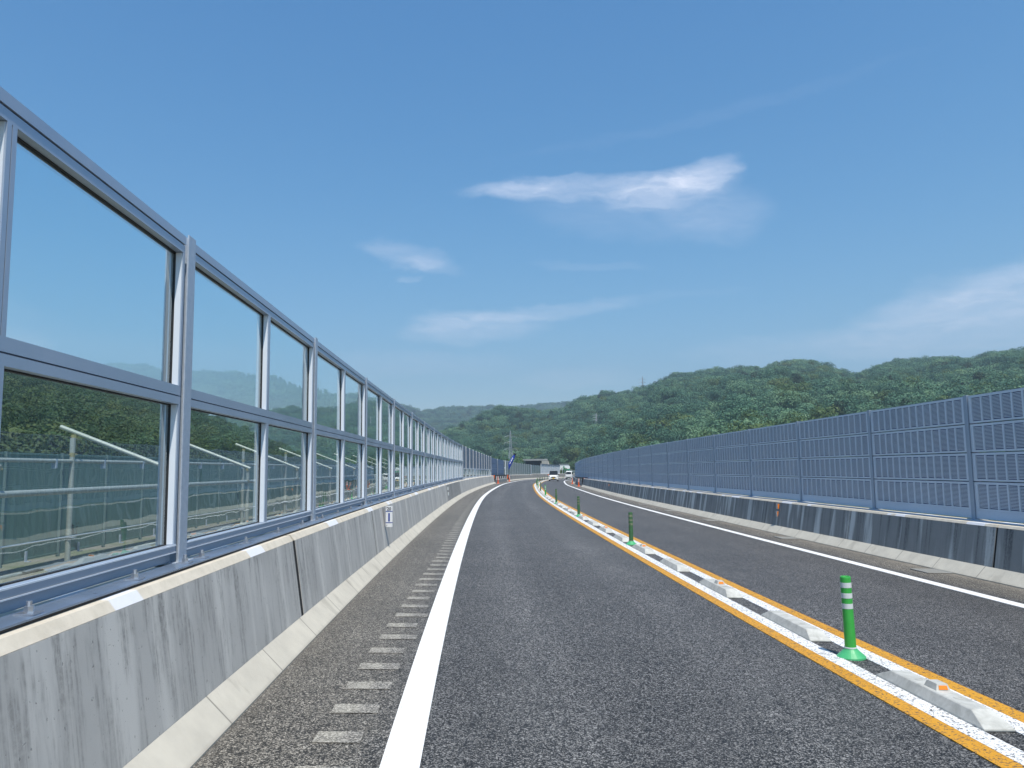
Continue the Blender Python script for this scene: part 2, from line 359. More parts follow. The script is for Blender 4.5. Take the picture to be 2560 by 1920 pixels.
mat('leaves',rough=.6,spec=.3,fn=f_leaf((.030,.084,.055),(.080,.180,.105),(.155,.265,.140)))
mat('leaves_near',rough=.6,spec=.3,fn=f_leaf((.038,.075,.022),(.078,.135,.038),(.125,.17,.05)))
mat('leaves_dark',rough=.65,spec=.3,fn=f_leaf((.018,.040,.013),(.046,.080,.025),(.095,.115,.036)))
mat('needles',rough=.65,spec=.3,fn=f_leaf((.012,.032,.014),(.022,.05,.02),(.04,.07,.03)))
mat('bark',(.10,.075,.05),.9)
def glass_mat(name,tint,ripple):
    m=bpy.data.materials.new(name); m.use_nodes=True; t=NT(m.node_tree); t.n.remove(t.n['Principled BSDF']); out=t.n['Material Output']
    g=t.new('ShaderNodeNewGeometry'); P=g.outputs['Position']
    n=t.noise(P,ripple[0],2,.5); nb=t.bump(n,ripple[1],ripple[2])
    fr=t.new('ShaderNodeFresnel'); fr.inputs[0].default_value=1.50
    F=fr.outputs[0]; F2=t.math('DIVIDE',t.math('MULTIPLY',F,2.0),t.math('ADD',F,1.0))
    fac=t.math('MULTIPLY',F2,t.math('SUBTRACT',1.0,g.outputs['Backfacing']))
    tr=t.new('ShaderNodeBsdfTransparent'); t.put(tr.inputs[0],tint); gl=t.new('ShaderNodeBsdfGlossy'); gl.inputs['Roughness'].default_value=.0; gl.inputs[0].default_value=(.93,1,1,1); t.l.new(nb,gl.inputs['Normal'])
    mx=t.new('ShaderNodeMixShader'); t.put(mx.inputs[0],fac); t.l.new(tr.outputs[0],mx.inputs[1]); t.l.new(gl.outputs[0],mx.inputs[2]); t.l.new(mx.outputs[0],out.inputs[0])
    MATS[name]=m; return m
glass_mat('clear_sheet',(.935,.98,.985),(2.2,.42,.004))
glass_mat('smoked_sheet',(.60,.72,.75),(2.,.3,.004))
MM=MATS
# ================================================================ ground, road, markings
def make_ground():
    m=MB(); n=72; rings=[30,60,120,300,700,1500,3000,6000,9000]; z0=-5.6
    P=[[Vector((r*math.sin(2*math.pi*i/n),r*math.cos(2*math.pi*i/n),z0)) for i in range(n)] for r in rings]
    m.quad(P[0][::-1])
    for a,b in zip(P[:-1],P[1:]):
        for i in range(n): j=(i+1)%n; m.quad([a[i],b[i],b[j],a[j]])
    struct(m.build('ground',MM['undergrowth']))
make_ground()
struct(sweep('embankment',[(-70,-5.5),(-40,-2.),(-14,-.35),(-6.9,-.08),(-2.26,-.06),(-2.26,-.30),(8.72,-.30),(10.5,-.35),(16,-1.0),(34,-5.5)],-40,330,3,MM['dirt'],closed=False))
road_o=struct(sweep('road',[(-2.2,0),(-1.41,0),(-.9,0),(-.3,0),(1.5,0),(3.2,0),(5,0),(6.8,0),(7.3,0),(7.76,0),(8.0,0)],-30,330,1.0,MM['asphalt'],closed=False))
def line(name,u0,u1,m,s0=-5,s1=320,h=.006):
    return struct(sweep(name,[(u0,.0005),(u0,h),(u1,h),(u1,.0005)],s0,s1,1.,MM[m],closed=True))
line('edge_line',-.478,-.274,'white_line',h=.007); line('edge_line',6.60,6.80,'white_line')
line('orange_line',2.822,2.963,'orange_line'); line('orange_line',3.487,3.632,'orange_line')
line('separator_line',2.965,3.117,'white_line_worn'); line('separator_line',3.322,3.485,'white_line_worn')
rm=MB()
for i in range(92):
    s=4.15+.535*i; uc=-.735+.018*min(max(s-4.7,0),9); 
    w=.185; j=R.uniform(-.012,.012)
    a,b=uc-.165+j,uc+R.uniform(.10,.175)
    ps=[pt(s-w/2,a,.0045),pt(s-w/2,b,.0045),pt(s+w/2,b,.0045),pt(s+w/2,a,.0045)]; rm.quad(ps,[(0,0),(1,0),(1,1),(0,1)])
rs=struct(rm.build('rumble_strips',MM['rumble']))

# ================================================================ concrete walls and kerbs
LW=[(-1.575,.165),(-1.668,.835),(-2.25,.835),(-2.25,-.2),(-1.575,-.2)]
LC=[(-1.669,.837),(-1.706,.885),(-2.25,.885),(-2.25,.837)]
LK=[(-1.42,-.03),(-1.42,.012),(-1.573,.165),(-1.573,-.03)]
edges=[-7.9,-2.78,2.34,7.46,12.59,17.64,22.83,28.0,33.2,38.4,43.6,48.8,54.,59.2,64.4,69.6,74.8,80.,85.2,90.4]
ml=[MM['wall_left']]*len(edges); ml[edges.index(33.2)]=MM['wall_left_mouldy']; ml[edges.index(38.4)]=MM['wall_left_mouldy']
def sweep_child(name,prof,s0,s1,step,m,root,part):
    o=sweep(name,prof,s0,s1,step,m,root,uvmode='sz'); o.parent=part; return o
def make_wall(label,E,prof,mats,cap,kerb,krng,group,base_u,joint={},gap=.012,step=1.):
    root=empty('concrete_wall',label,'barrier',pt(E[0],base_u),group=group)
    pm=sum(q[0] for q in prof)/len(prof)
    inner=[(u+(.004 if u<pm else -.004),z-(.004 if z>.2 else 0)) for u,z in prof]
    for i,(a,b) in enumerate(zip(E[:-1],E[1:])):
        g=joint.get(a,gap)/2; g2=joint.get(b,gap)/2
        o=sweep('wall_section',prof,a+g,b-g2,step,mats[i] if isinstance(mats,list) else mats,root,uvmode='sz')
        if cap: sweep_child('coping',cap,a+g*.6,b-g2*.6,step,MM['coping'],root,o)
        if i and a<60: sweep('joint_filler',inner,a-g-.02,a+g+.02,.5,MM['joint_black'],root,uvmode='sz')
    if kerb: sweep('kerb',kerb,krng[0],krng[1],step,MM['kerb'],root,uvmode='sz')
    return root
make_wall('pale grey concrete parapet with streaks, under the clear glass screen',edges,LW,ml,LC,LK,(-7.9,90.4),'concrete parapets along the road',-1.7,{7.46:.10},gap=.05)
E2=[114.,122,130,138,146,154,162,170.]
make_wall('low concrete parapet beyond the striped gate, under the thin white posts',E2,LW,MM['wall_far'],LC,LK,(114,170),'concrete parapets along the road',-1.7,step=2)
LW3=[(-1.575,.165),(-1.668,1.0),(-2.25,1.0),(-2.25,-.2),(-1.575,-.2)]; LC3=[(-1.669,1.002),(-1.70,1.05),(-2.25,1.05),(-2.25,1.002)]
make_wall('higher concrete parapet far ahead, below the white panel wall',[170.2,178,186,194,202,210,220,230,240,250],LW3,MM['wall_far'],LC3,LK,(170.2,250),'concrete parapets along the road',-1.7,step=2)
RW=[(7.925,.19),(8.035,.80),(8.72,.80),(8.72,-.3),(7.925,-.3)]
RC=[(8.036,.802),(8.06,.842),(8.72,.842),(8.72,.802)]
RK=[(7.755,-.04),(7.755,.012),(7.923,.19),(7.923,-.04)]
re=[-8,-2.9,2.1,7.07,12.01,16.96,21.85]+[21.85+4.95*i for i in range(1,13)]
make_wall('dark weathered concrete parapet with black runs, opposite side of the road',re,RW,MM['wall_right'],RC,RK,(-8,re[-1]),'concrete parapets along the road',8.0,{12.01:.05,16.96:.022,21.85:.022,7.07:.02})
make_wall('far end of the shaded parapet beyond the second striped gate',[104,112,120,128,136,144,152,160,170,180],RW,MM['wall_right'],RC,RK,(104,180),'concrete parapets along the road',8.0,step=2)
RS1=re[-1]

# ================================================================ clear noise barrier on the left
ZB,ZT=.897,3.03; UP=-1.92
post_s=[5.2+4.03*k for k in range(-2,12)]
gl=empty('glass_noise_barrier','tall clear glass noise screen in silver frames on the near parapet','noise barrier',pt(5.2,UP,.885))
def post_mesh(h,fl=.125,dp=.15,m='galvanised'):
    b=MB(); b.box(-dp/2,-dp/2+.009,-fl/2,fl/2,0,h); b.box(dp/2-.009,dp/2,-fl/2,fl/2,0,h); b.box(-dp/2+.009,dp/2-.009,-.004,.004,0,h-.001)
    b.box(-dp/2-.05,dp/2+.03,-fl/2-.06,fl/2+.06,0,.012); return b
pm_o=None
for k,s in enumerate(post_s):
    if pm_o is None: o=post_mesh(ZT-ZB).build('post',MM['galvanised'],gl); pm_o=o
    else: o=bpy.data.objects.new('post',pm_o.data); COL.objects.link(o)
    place(o,s,UP-.006,ZB,gl)
# bay frame pieces in bay-local coordinates: x = toward the road, y along, z up from the parapet
BL=4.03; y0,y1=-BL/2+.07,BL/2-.07; fo=.055; fi=-.03      # frame faces
def zrel(z): return z-ZB
fr=MB()
def bar(ya,yb,za,zb,xo=fo,xi=fi): fr.box(xi,xo,ya,yb,zrel(za),zrel(zb))
bar(y0,y1,2.957,3.012,fo+.006); bar(y0,y1,2.949,2.957,fo-.02); bar(y0,y1,2.900,2.949)
bar(y0,y1,1.962,2.024); bar(y0,y1,1.954,1.962,fo-.02); bar(y0,y1,1.905,1.954)
bar(y0,y1,.978,1.018); bar(y0,y1,.970,.978,fo-.015); 
for za,zb in ((2.024,2.900),(1.018,1.905)):
    bar(y0,y0+.032,za,zb); bar(y1-.032,y1,za,zb); bar(-.036,-.003,za,zb); bar(.003,.036,za,zb); bar(-.003,.003,za,zb,fo-.02)
gk=MB()   # black gaskets round each pane
panes=[]
for za,zb in ((2.024,2.900),(1.018,1.905)):
    for ya,yb in ((y0+.032,-.036),(.036,y1-.032)):
        panes.append((ya,yb,za,zb)); t=.006
        for a in ((ya,yb,zb-t,zb),(ya,yb,za,za+t),(ya,ya+t,za+t,zb-t),(yb-t,yb,za+t,zb-t)): gk.box(-.018,.010,a[0],a[1],zrel(a[2]),zrel(a[3]))
fr.cur=1   # pale strips beside each pane: sunlight painted onto the frame returns
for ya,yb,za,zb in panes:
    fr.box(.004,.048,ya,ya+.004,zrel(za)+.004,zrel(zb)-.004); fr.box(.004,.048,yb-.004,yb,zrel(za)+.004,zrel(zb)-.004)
fr.box(fo,fo+.004,y0,y1,zrel(.968),zrel(.975)); fr.box(fo,fo+.004,y0,y1,zrel(1.010),zrel(1.018))  # bright lines painted in as lit edges above the kick plate
bays=[]; proto=None
bolt=MB(); bolt.box(-.04,.04,-.04,.04,0,.007); bolt.tube((0,0,.007),(0,0,.032),.020,n=6); bolt.tube((0,0,.032),(0,0,.052),.012,n=8)
bp=None
for k,s in enumerate(post_s[:-1]):
    sc=s+BL/2; 
    if proto is None:
        f=fr.build('bay_frame',[MM['aluminium'],MM['sunlit_frame_white']],gl); place(f,sc,UP,ZB,gl)
        gg=gk.build('gasket',MM['rubber_and_shadow_black'],f)
        ps=[]
        for ya,yb,za,zb in panes:
            b=MB(); b.box(-.010,.002,ya+.006,yb-.006,zrel(za)+.006,zrel(zb)-.006); ps.append(b.build('pane',MM['clear_sheet'],f))
        lp=MB(); lp.box(-.03,.020,y0,y1,.013,zrel(.967)); lo=lp.build('kick_plate',MM['aluminium'],f)
        proto=f
    else:
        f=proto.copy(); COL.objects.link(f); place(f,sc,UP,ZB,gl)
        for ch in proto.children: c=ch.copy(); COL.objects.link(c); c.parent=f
    fl=sweep('base_flange',[(-1.742,.9005),(-1.742,.9085),(-1.872,.9085),(-1.872,.9005)],s+.002,s+BL-.002,1.,MM['flange_blue'],gl)
    sweep('shadow_strip',[(-1.750,.8862),(-1.750,.9003),(-1.86,.9003),(-1.86,.8862)],s+.004,s+BL-.004,1.,MM['rubber_and_shadow_black'],gl)  # black strip painted in as the shadow line under the flange
    if k<9:
        for ds in (-.10,.20,1.2,2.2,3.2):
            o=bp.copy() if bp else bolt.build('bolt',MM['bolt_steel'])
            if bp: COL.objects.link(o)
            bp=bp or o
            p=pt(s+ds,-1.80,.909)-pt(5.2,UP,.885); o.location=p; o.rotation_euler=rot_at(s+ds); o.parent=fl

# ================================================================ opaque noise barriers
def louvre_mesh(L,h,cols,m=None,fine=True):
    """perforated acoustic cassette; local x toward +, front faces -x"""
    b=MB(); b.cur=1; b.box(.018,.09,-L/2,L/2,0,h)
    b.cur=0; T=-.002
    b.box(T,.018,-L/2,L/2,0,.034); b.box(T,.018,-L/2,L/2,h-.046,h-.006)
    mg=.12; w=(L-2*mg)/cols; bw=.036
    zz0,zz1=.034,h-.046
    b.box(T,.018,-L/2,-L/2+mg,zz0,zz1); b.box(T,.018,L/2-mg,L/2,zz0,zz1)
    for i in range(1,cols): y=-L/2+mg+w*i; b.box(T,.018,y-bw/2,y+bw/2,zz0,zz1)
    if fine:
        n=18; p=(zz1-zz0)/n
        for j in range(1,n):
            z=zz0+p*j
            # tilted louvre blade
            ya,yb=-L/2+mg,L/2-mg
            c=[Vector((x,y,q)) for x,q in ((0.,z-.006),(.016,z-.001),(.016,z+.006),(0.,z+.006)) for y in (ya,yb)]
            b.quad([c[0],c[1],c[3],c[2]]); b.quad([c[4],c[5],c[7],c[6]]); b.quad([c[6],c[7],c[1],c[0]])
    return b
right_posts=[1.7,5.7,9.65,13.3,16.8,20.8,24.84,28.9,32.95]
while right_posts[-1]<176: right_posts.append(right_posts[-1]+3.97)
ru=8.5; ZR=.855
rb=empty('louvred_noise_barrier','long shaded grey noise barrier of four louvred rows behind oncoming lane','noise barrier',pt(13.3,ru,ZR))
pmesh=None; cass={}
stuff=[]; cnt=0
RH=.492
for k,s in enumerate(right_posts):
    if pmesh is None: o=post_mesh(2.985-ZR,.11,.15).build('post',MM['post_blue'],rb); pmesh=o.data
    else: o=bpy.data.objects.new('post',pmesh); COL.objects.link(o)
    place(o,s,ru+.052,ZR,rb)
    if k==len(right_posts)-1: break
    s2=right_posts[k+1]; L=round((s2-s)-.10,1)+.0; L=(s2-s)-.075
    key=round(L,2)
    near=cnt<96
    if near:
        for r in range(4):
            if key not in cass: cass[key]=louvre_mesh(L,RH-.012,13,fine=True)
            kk=('m',key)
            if kk not in cass:
                o=cass[key].build('acoustic_panel',[MM['louvre_face'],MM['louvre_slot']],rb); cass[kk]=o.data
            else: o=bpy.data.objects.new('acoustic_panel',cass[kk]); COL.objects.link(o)
            place(o,(s+s2)/2,ru,1.015+r*RH,rb); cnt+=1
    else:
        for r in range(4): stuff.append(((s+s2)/2,L,r))
    # sill plate and base angle
    sp=MB(); sp.box(-.004,.02,-L/2,L/2,.02,1.013-ZR); o=sp.build('sill_plate',MM['louvre_face'],rb); place(o,(s+s2)/2,ru,ZR,rb)
sm=MB()
for sc,L,r in stuff:
    b=louvre_mesh(L,RH-.016,13,fine=False); e=rot_at(sc); T=Matrix.Translation(pt(sc,ru,1.015+r*RH)-rb.location)@Matrix.Rotation(e[2],4,'Z')@Matrix.Rotation(e[0],4,'X')
    n=len(sm.v); sm.v+=[tuple(T@Vector(p)) for p in b.v]; sm.f+=[tuple(i+n for i in f) for f in b.f]; sm.uv+=b.uv; sm.mi+=b.mi
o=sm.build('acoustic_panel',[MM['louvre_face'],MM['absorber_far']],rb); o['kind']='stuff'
sweep('base_angle',[(8.24,.845),(8.24,.853),(8.45,.853),(8.45,.845)],-4,176,2,MM['galvanised'],rb)

def plain_barrier(label,posts,u,z0,rows,m_post,pw=.10,rail=None,name='panel_noise_barrier',group='opaque noise barriers on the far left',cap=None):
    """rows: list of (z_low,z_high,material,louvred)"""
    root=empty(name,label,'noise barrier',pt(posts[0],u,z0),group=group); pmh=None
    ztop=max(r[1] for r in rows)
    for k,s in enumerate(posts):
        if pmh is None: o=post_mesh(ztop-z0+.02,pw,.12).build('post',MM[m_post],root); pmh=o.data
        else: o=bpy.data.objects.new('post',pmh); COL.objects.link(o)
        place(o,s,u,z0,root)
        if k==len(posts)-1: break
        s2=posts[k+1]; L=s2-s-.05
        for za,zb,mm in rows:
            b=MB(); b.box(-.03,.01,-L/2,L/2,0,zb-za-.012)
            o=b.build('panel',MM[mm],root); place(o,(s+s2)/2,u,za,root)
        if rail:
            b=MB(); b.box(.012,.05,-L/2,L/2,0,.05); o=b.build('rail',MM['white_panel'],root); place(o,(s+s2)/2,u,rail,root)
        if cap:
            b=MB(); b.box(-.10,.12,-L/2,L/2,0,.16); o=b.build('coping',MM[cap],root); place(o,(s+s2)/2,u,ztop,root)
    return root
MM['post_bright']=MM['white_panel']
dp=[post_s[-1]]+[52.9+3.92*i for i in range(1+8)]+[88.2]
rows=[(.9,1.02,'galvanised'),(1.03,1.52,'smoked_sheet'),(1.57,2.05,'absorber_dark'),(2.06,2.53,'absorber_dark'),(2.54,3.0,'absorber_dark')]
plain_barrier('dark panel screen with a white rail, just past the last glass bay',[dp[0]+.16]+dp[1:],-1.89,.885,rows,'post_bright',.10,rail=1.52)
rows=[(.0+z*.6+.42,.0+z*.6+1.02,'absorber_blue') for z in range(0,5)]
rows=[(.55,1.1,'absorber_blue'),(1.11,1.7,'absorber_blue'),(1.71,2.3,'absorber_blue'),(2.31,2.98,'absorber_blue')]
plain_barrier('two wide plain dark blue panels standing behind the striped gate',[89.2,101.5,114.2],-2.05,-.1,rows,'post_bright',.5)
rows=[(.9,1.6,'green_panel'),(1.61,2.3,'green_panel'),(2.31,3.0,'green_panel')]
plain_barrier('long row of thin white posts and grey green panels after the striped gate',[115.4+3.75*i for i in range(15)],-1.89,.885,rows,'post_bright',.14)
rows=[(1.06,1.7,'green_panel'),(1.71,2.4,'green_panel'),(2.41,2.95,'green_panel')]
plain_barrier('short dull green screen before the white panel wall',[169.5+3.9*i for i in range(5)],-1.89,1.05,rows,'galvanised',.12)
rows=[(1.06,1.6,'white_panel'),(1.61,2.15,'white_panel'),(2.16,2.7,'white_panel'),(2.71,3.25,'white_panel')]
plain_barrier('bright white panel wall with a dark coping on the far bend',[186.4+4.3*i for i in range(8)],-1.89,1.05,rows,'white_panel',.10,cap='absorber_dark')
rows=[(1.06,1.5,'clear_sheet'),(1.52,2.1,'clear_sheet')]
plain_barrier('low see-through fence past the white panel wall',[220.8+3.5*i for i in range(9)],-1.89,1.05,rows,'galvanised',.10)

# ================================================================ striped gates in the parapets
def gate(label,s0,s1,u,side):
    root=empty('emergency_gate',label,'gate',pt(s0,u),group='emergency openings in the parapets')
    b=MB(); n=int((s1-s0)/2)
    sweep('lower_panel',[(u,.03),(u,.42),(u-side*.12,.42),(u-side*.12,.03)],s0+.4,s1-.4,2,MM['concrete_grey'],root)
    sweep('upper_panel',[(u,.44),(u,.95),(u-side*.10,.95),(u-side*.10,.44)],s0+.4,s1-.4,2,MM['black_paint_and_shade'],root)
    m=MB(); S=slist(s0+2.2,s1-2.2,3.6)
    for k,s in enumerate(S):
        b=MB(); b.box(.0,.05,-.17,.17,0,.28); o=b.build('white_stripe',MM['white_paint'],root); place(o,s,u+side*.01-(.05 if side<0 else 0),.5,root)
    for s in slist(s0+.8,s1-.8,1.1):
        b=MB(); b.box(0,.04,-.10,.10,0,.12); o=b.build('stud',MM['reflective_tape'],root); place(o,s,u+side*.008-(.04 if side<0 else 0),.36,root)
    return root
gate('black gate panel with white stripes between orange posts, left parapet',91,113.4,-1.60,1)
gate('dark gate panel between orange posts at the end of the shaded parapet',RS1+.4,103.6,8.0,-1)
def delineator(label,s,u,h=.8,r=.10):
    root=empty('orange_delineator',label,'traffic post',pt(s,u),rot_at(s),'orange posts at the gates')
    b=MB(); b.lathe([(.0,h),(r,h),(r,.05),(0,.05)],14); b.build('shaft',MM['orange_plastic'],root)
    b=MB(); b.lathe([(0,.06),(r+.03,.06),(r+.09,.03),(r+.10,0)],16); b.build('base',MM['orange_plastic'],root)
    for z in (.46,.60,.72): 
        b=MB(); b.lathe([(r+.003,z+.06),(r+.003,z)],14); b.build('white_band',MM['white_paint'],root)
    return root
delineator('orange post with white bands at the near end of the left gate',91.0,-1.25,.80,.075)
delineator('orange post with white bands at the far end of the left gate',113.0,-1.2,.80,.075)
delineator('orange post at the near end of the gate in the shaded parapet',RS1+1.2,7.6,.80,.075)
delineator('orange post at the far end of the gate in the shaded parapet',101.,7.55,.80,.075)
def chevron(label,s,u,side):
    root=empty('striped_board',label,'barrier board',pt(s,u),rot_at(s),'striped boards at the gates')
    b=MB(); b.box(-.5,.5,-.02,.02,.30,.95); b.build('board',MM['black_paint_and_shade'],root)
    for i in range(3):
        x=-.42+i*.30; b=MB(); b.hexa([Vector((x,-.024,.33)),Vector((x+.13,-.024,.33)),Vector((x+.13,-.021,.33)),Vector((x,-.021,.33))],[Vector((x+.1,-.024,.92)),Vector((x+.23,-.024,.92)),Vector((x+.23,-.021,.92)),Vector((x+.1,-.021,.92))]); b.build('stripe',MM['orange_plastic'],root)
    for x in (-.4,.4):
        b=MB(); b.box(x-.03,x+.03,-.018,.018,0,.30); b.build('leg',MM['black_paint_and_shade'],root)
    return root
chevron('black board with orange stripes before the left gate',89.9,-1.95,1)
chevron('black board with orange stripes after the left gate',114.6,-1.85,1)
chevron('black board with red stripes facing traffic at the shaded gate',RS1+.25,8.4,-1)

# ================================================================ centre posts and separator blocks
def flex_post(label,old=False,lean=0):
    root=empty('delineator_post',label,'traffic post',(0,0,0),group='green flexible posts on the centre strip')
    g=MM['post_green_old' if old else 'post_green']; tp=MM['tape_worn' if old else 'reflective_tape']
    b=MB(); b.lathe([(0,.045),(.047,.045),(.0445,.35),(.044,.672),(.0405,.682),(.034,.680),(.030,.672),(0,.672)],24); b.build('tube',g,root,smooth=False)
    b=MB(); b.lathe([(0,.082),(.05,.080),(.057,.070),(.075,.052),(.108,.022),(.117,.014),(.119,0)],28); b.build('base',MM['base_green'],root)
    b=MB(); b.lathe([(.0475,.092),(.052,.09),(.052,.081)],24); b.build('collar',tp,root)
    for z in (.588,.500,.412):
        b=MB(); b.lathe([(.0452,z+.043),(.0458,z+.0425),(.0458,z+.0005),(.0452,z)],24); b.build('reflective_band',tp,root)
    for o in root.children:
        for p in o.data.polygons: p.use_smooth=abs(p.normal.z)<.7
    return root
ordn=['nearest','second','third','fourth','fifth','sixth','seventh','eighth','ninth','tenth','eleventh','twelfth','thirteenth','fourteenth','fifteenth','sixteenth','seventeenth','eighteenth','nineteenth','twentieth']
pn=flex_post('nearest green post, clean, with three white bands, on the centre strip'); pr=rot_at(6.77)
pn.location=pt(6.77,3.215); pn.rotation_euler=(pr[0]+.005,-.022,pr[2])
po=flex_post('second green post from the camera, faded with dirty bands',True); po.location=pt(16.83,3.215); po.rotation_euler=rot_at(16.83)
for k in range(2,20):
    s=6.77+10.02*k; clean=k in (4,6,8)
    src=pn if clean else po
    dup(src,pt(s,3.215),(rot_at(s)[0]+R.uniform(-.02,.02),R.uniform(-.03,.03),R.uniform(0,6.28)),'%s green post from the camera, %s, on the centre strip'%(ordn[k],'bright bands' if clean else 'dull bands'))
def block(label,refl=True):
    root=empty('separator_block',label,'road block',(0,0,0),group='concrete blocks along the centre strip')
    w,l,h=.10,.65,.088
    b=MB()
    def ring(x,y,z): return [Vector((-x,-y,z)),Vector((x,-y,z)),Vector((x,y,z)),Vector((-x,y,z))]
    r0=ring(w,l,.0); r1=ring(w,l,.018); r2=ring(w-.028,l-.15,h-.008); r3=ring(w-.036,l-.17,h)
    b.hexa(r0,r1); b.f.pop(); b.uv=b.uv[:-4]; b.mi.pop()
    b2=b
    for a,c in ((r1,r2),(r2,r3)):
        for k in range(4): j=(k+1)%4; b.quad([a[k],a[j],c[j],c[k]])
    b.quad(r3); o=b.build('body',MM['block_concrete'],root,merge=True,bevel=.007)
    for y in (-.24,.22):
        b=MB(); b.lathe([(.032,h+.0015),(.029,h+.0035),(.022,h+.0035),(.020,h+.001)],16,(0,y,0)); b.build('bolt_cover',MM['block_concrete'],root)
    if refl:
        b=MB(); b.hexa(ring(.052,.075,h),[Vector((p.x*.72,p.y*.78,h+.042)) for p in ring(.052,.075,h)]); o=b.build('reflector_housing',MM['block_concrete'],root,bevel=.003)
        for sg in (-1,1):
            b=MB(); 
            ps=[Vector((-.032,sg*(.0745),h+.008)),Vector((.032,sg*(.0745),h+.008)),Vector((.028,sg*(.065),h+.033)),Vector((-.028,sg*(.065),h+.033))]
            b.hexa(ps,[p+Vector((0,sg*.002,0)) for p in ps]); b.build('lens',MM['orange_reflector'],o)
    return root
ba=block('nearest concrete block with an orange reflector on the centre strip'); bb=block('plain concrete block just beyond the nearest green post',False)
bs=[3.0,5.5,8.02,10.5,13.0,15.55,18.0,20.5,23.0,25.5]
while bs[-1]<150: bs.append(bs[-1]+2.5)
used={0:0,1:0}
for k,s in enumerate(bs):
    if min(abs(s-(6.77+10.02*i)) for i in range(20))<.72 : s+=.3
    isr=(k%2==1); L=None
    if k==1: r=ba
    elif k==2: r=bb
    else:
        near=['','','','third block from the nearest, with a small orange reflector','fourth block from the nearest, plain top','fifth block, just before the second green post','sixth block, just after the second green post','seventh block, with a reflector, past the second post','eighth block, plain, past the second post','ninth block, with a reflector, before the third post'][k] if 2<k<10 else None
        if k==0: near='concrete block on the centre strip at the very edge of the frame'
        q=int((s-6.77)//10.02); first=[x for x in bs if int((x-6.77)//10.02)==q]; oi=min(range(len(first)),key=lambda z:abs(first[z]-bs[k]))
        L=near or '%s concrete block past the %s green post on the centre strip'%(['first','second','third','fourth','fifth'][min(oi,4)],ordn[min(q,19)])
        r=dup(ba if isr else bb,label=L)
    r.location=pt(s,3.215,.001); e=rot_at(s); r.rotation_euler=(e[0],math.atan(-C_FALL),e[2]+R.uniform(-.01,.01))

# ================================================================ small things on the walls and shoulder
def kilopost():
    root=empty('distance_marker','white kilometre marker reading 20 and 1 on the pale parapet','sign',pt(13.85,-1.60,.50),(0,0,-road(13.5)[3]))
    w=.125
    b=MB(); b.box(0,w,-.004,.004,0,.36); b.build('plate',MM['sign_white'],root)
    b=MB(); b.box(-.055,0,-.01,.01,.02,.34); b.build('bracket',MM['bolt_steel'],root)
    for z in (.068,.262):
        b=MB(); b.box(.002,w+.006,-.0065,-.0042,z,z+.012); b.build('blue_rule',MM['sign_blue'],root)
    def txt(s,size,x,z,m):
        c=bpy.data.curves.new('numerals','FONT'); c.body=s; c.size=size; c.align_x='CENTER'; c.extrude=.0008; c.resolution_u=3; c.offset=size*.018
        o=bpy.data.objects.new('numerals',c); COL.objects.link(o); dg=bpy.context.evaluated_depsgraph_get(); me=bpy.data.meshes.new_from_object(o.evaluated_get(dg)); bpy.data.objects.remove(o); bpy.data.curves.remove(c)
        me.materials.clear(); me.materials.append(MM[m]); o=bpy.data.objects.new('numerals',me); COL.objects.link(o); o.parent=root; o.location=(x,-.0055,z); o.rotation_euler=(math.pi/2,0,0); return o
    txt('20',.078,w/2,.285,'sign_dark'); o=txt('1',.20,w/2,.098,'sign_blue'); o.scale=(1.15,1,1)
    for z in (.03,.34):
        b=MB(); b.tube((.02,-.004,z),(.02,-.010,z),.008,n=8); b.build('screw',MM['bolt_steel'],root)
    root.rotation_euler[2]+=math.radians(-18)
kilopost()
def wall_reflector(label,s,u,z,m,side):
    root=empty('wall_reflector',label,'reflector',pt(s,u,z),rot_at(s),'small reflectors on the parapets')
    x=-side
    b=MB(); b.box(min(0,x*.055),max(0,x*.055),-.045,.045,-.075,.075); b.build('housing',MM['bolt_steel'],root,bevel=.006)
    b=MB(); b.box(min(x*.008,x*.05),max(x*.008,x*.05),-.050,-.0455,-.065,.065); b.build('lens',MM[m],root)
    return root
wall_reflector('upper orange reflector on the shaded parapet',21.2,8.03,.70,'orange_reflector',1)
wall_reflector('lower orange reflector on the shaded parapet',21.2,8.01,.50,'orange_reflector',1)
wall_reflector('upper white reflector on the pale parapet before the mouldy stretch',33.7,-1.65,.68,'reflective_tape',-1)
wall_reflector('lower white reflector on the pale parapet before the mouldy stretch',33.7,-1.63,.46,'reflective_tape',-1)
wall_reflector('faint far orange reflector on the shaded parapet',55.6,8.02,.6,'orange_reflector',1)
def drain(label,s):
    root=empty('drain_grate',label,'drain',pt(s,7.50,.004),group='drain grates along the far shoulder'); e=rot_at(s); root.rotation_euler=(e[0],math.atan(-C_FALL),e[2])
    b=MB(); b.box(-.21,.21,-.26,.26,0,.003); b.build('pit',MM['joint_black'],root)
    b=MB()
    for x in (-.21,.19): b.box(x,x+.02,-.26,.26,.003,.012)
    for y in (-.26,.24): b.box(-.19,.19,y,y+.02,.003,.012)
    for i in range(9): y=-.205+.05*i; b.box(-.19,.19,y,y+.018,.003,.011)
    b.build('grate',MM['grate'],root)
for l,s in (('nearest drain grate against the kerb of the oncoming lane',13.0),('second drain grate, across from the orange wall reflectors',19.35),('third drain grate along the far kerb',26.),('fourth drain grate along the far kerb',32.),('fifth drain grate along the far kerb',38.1)): drain(l,s)
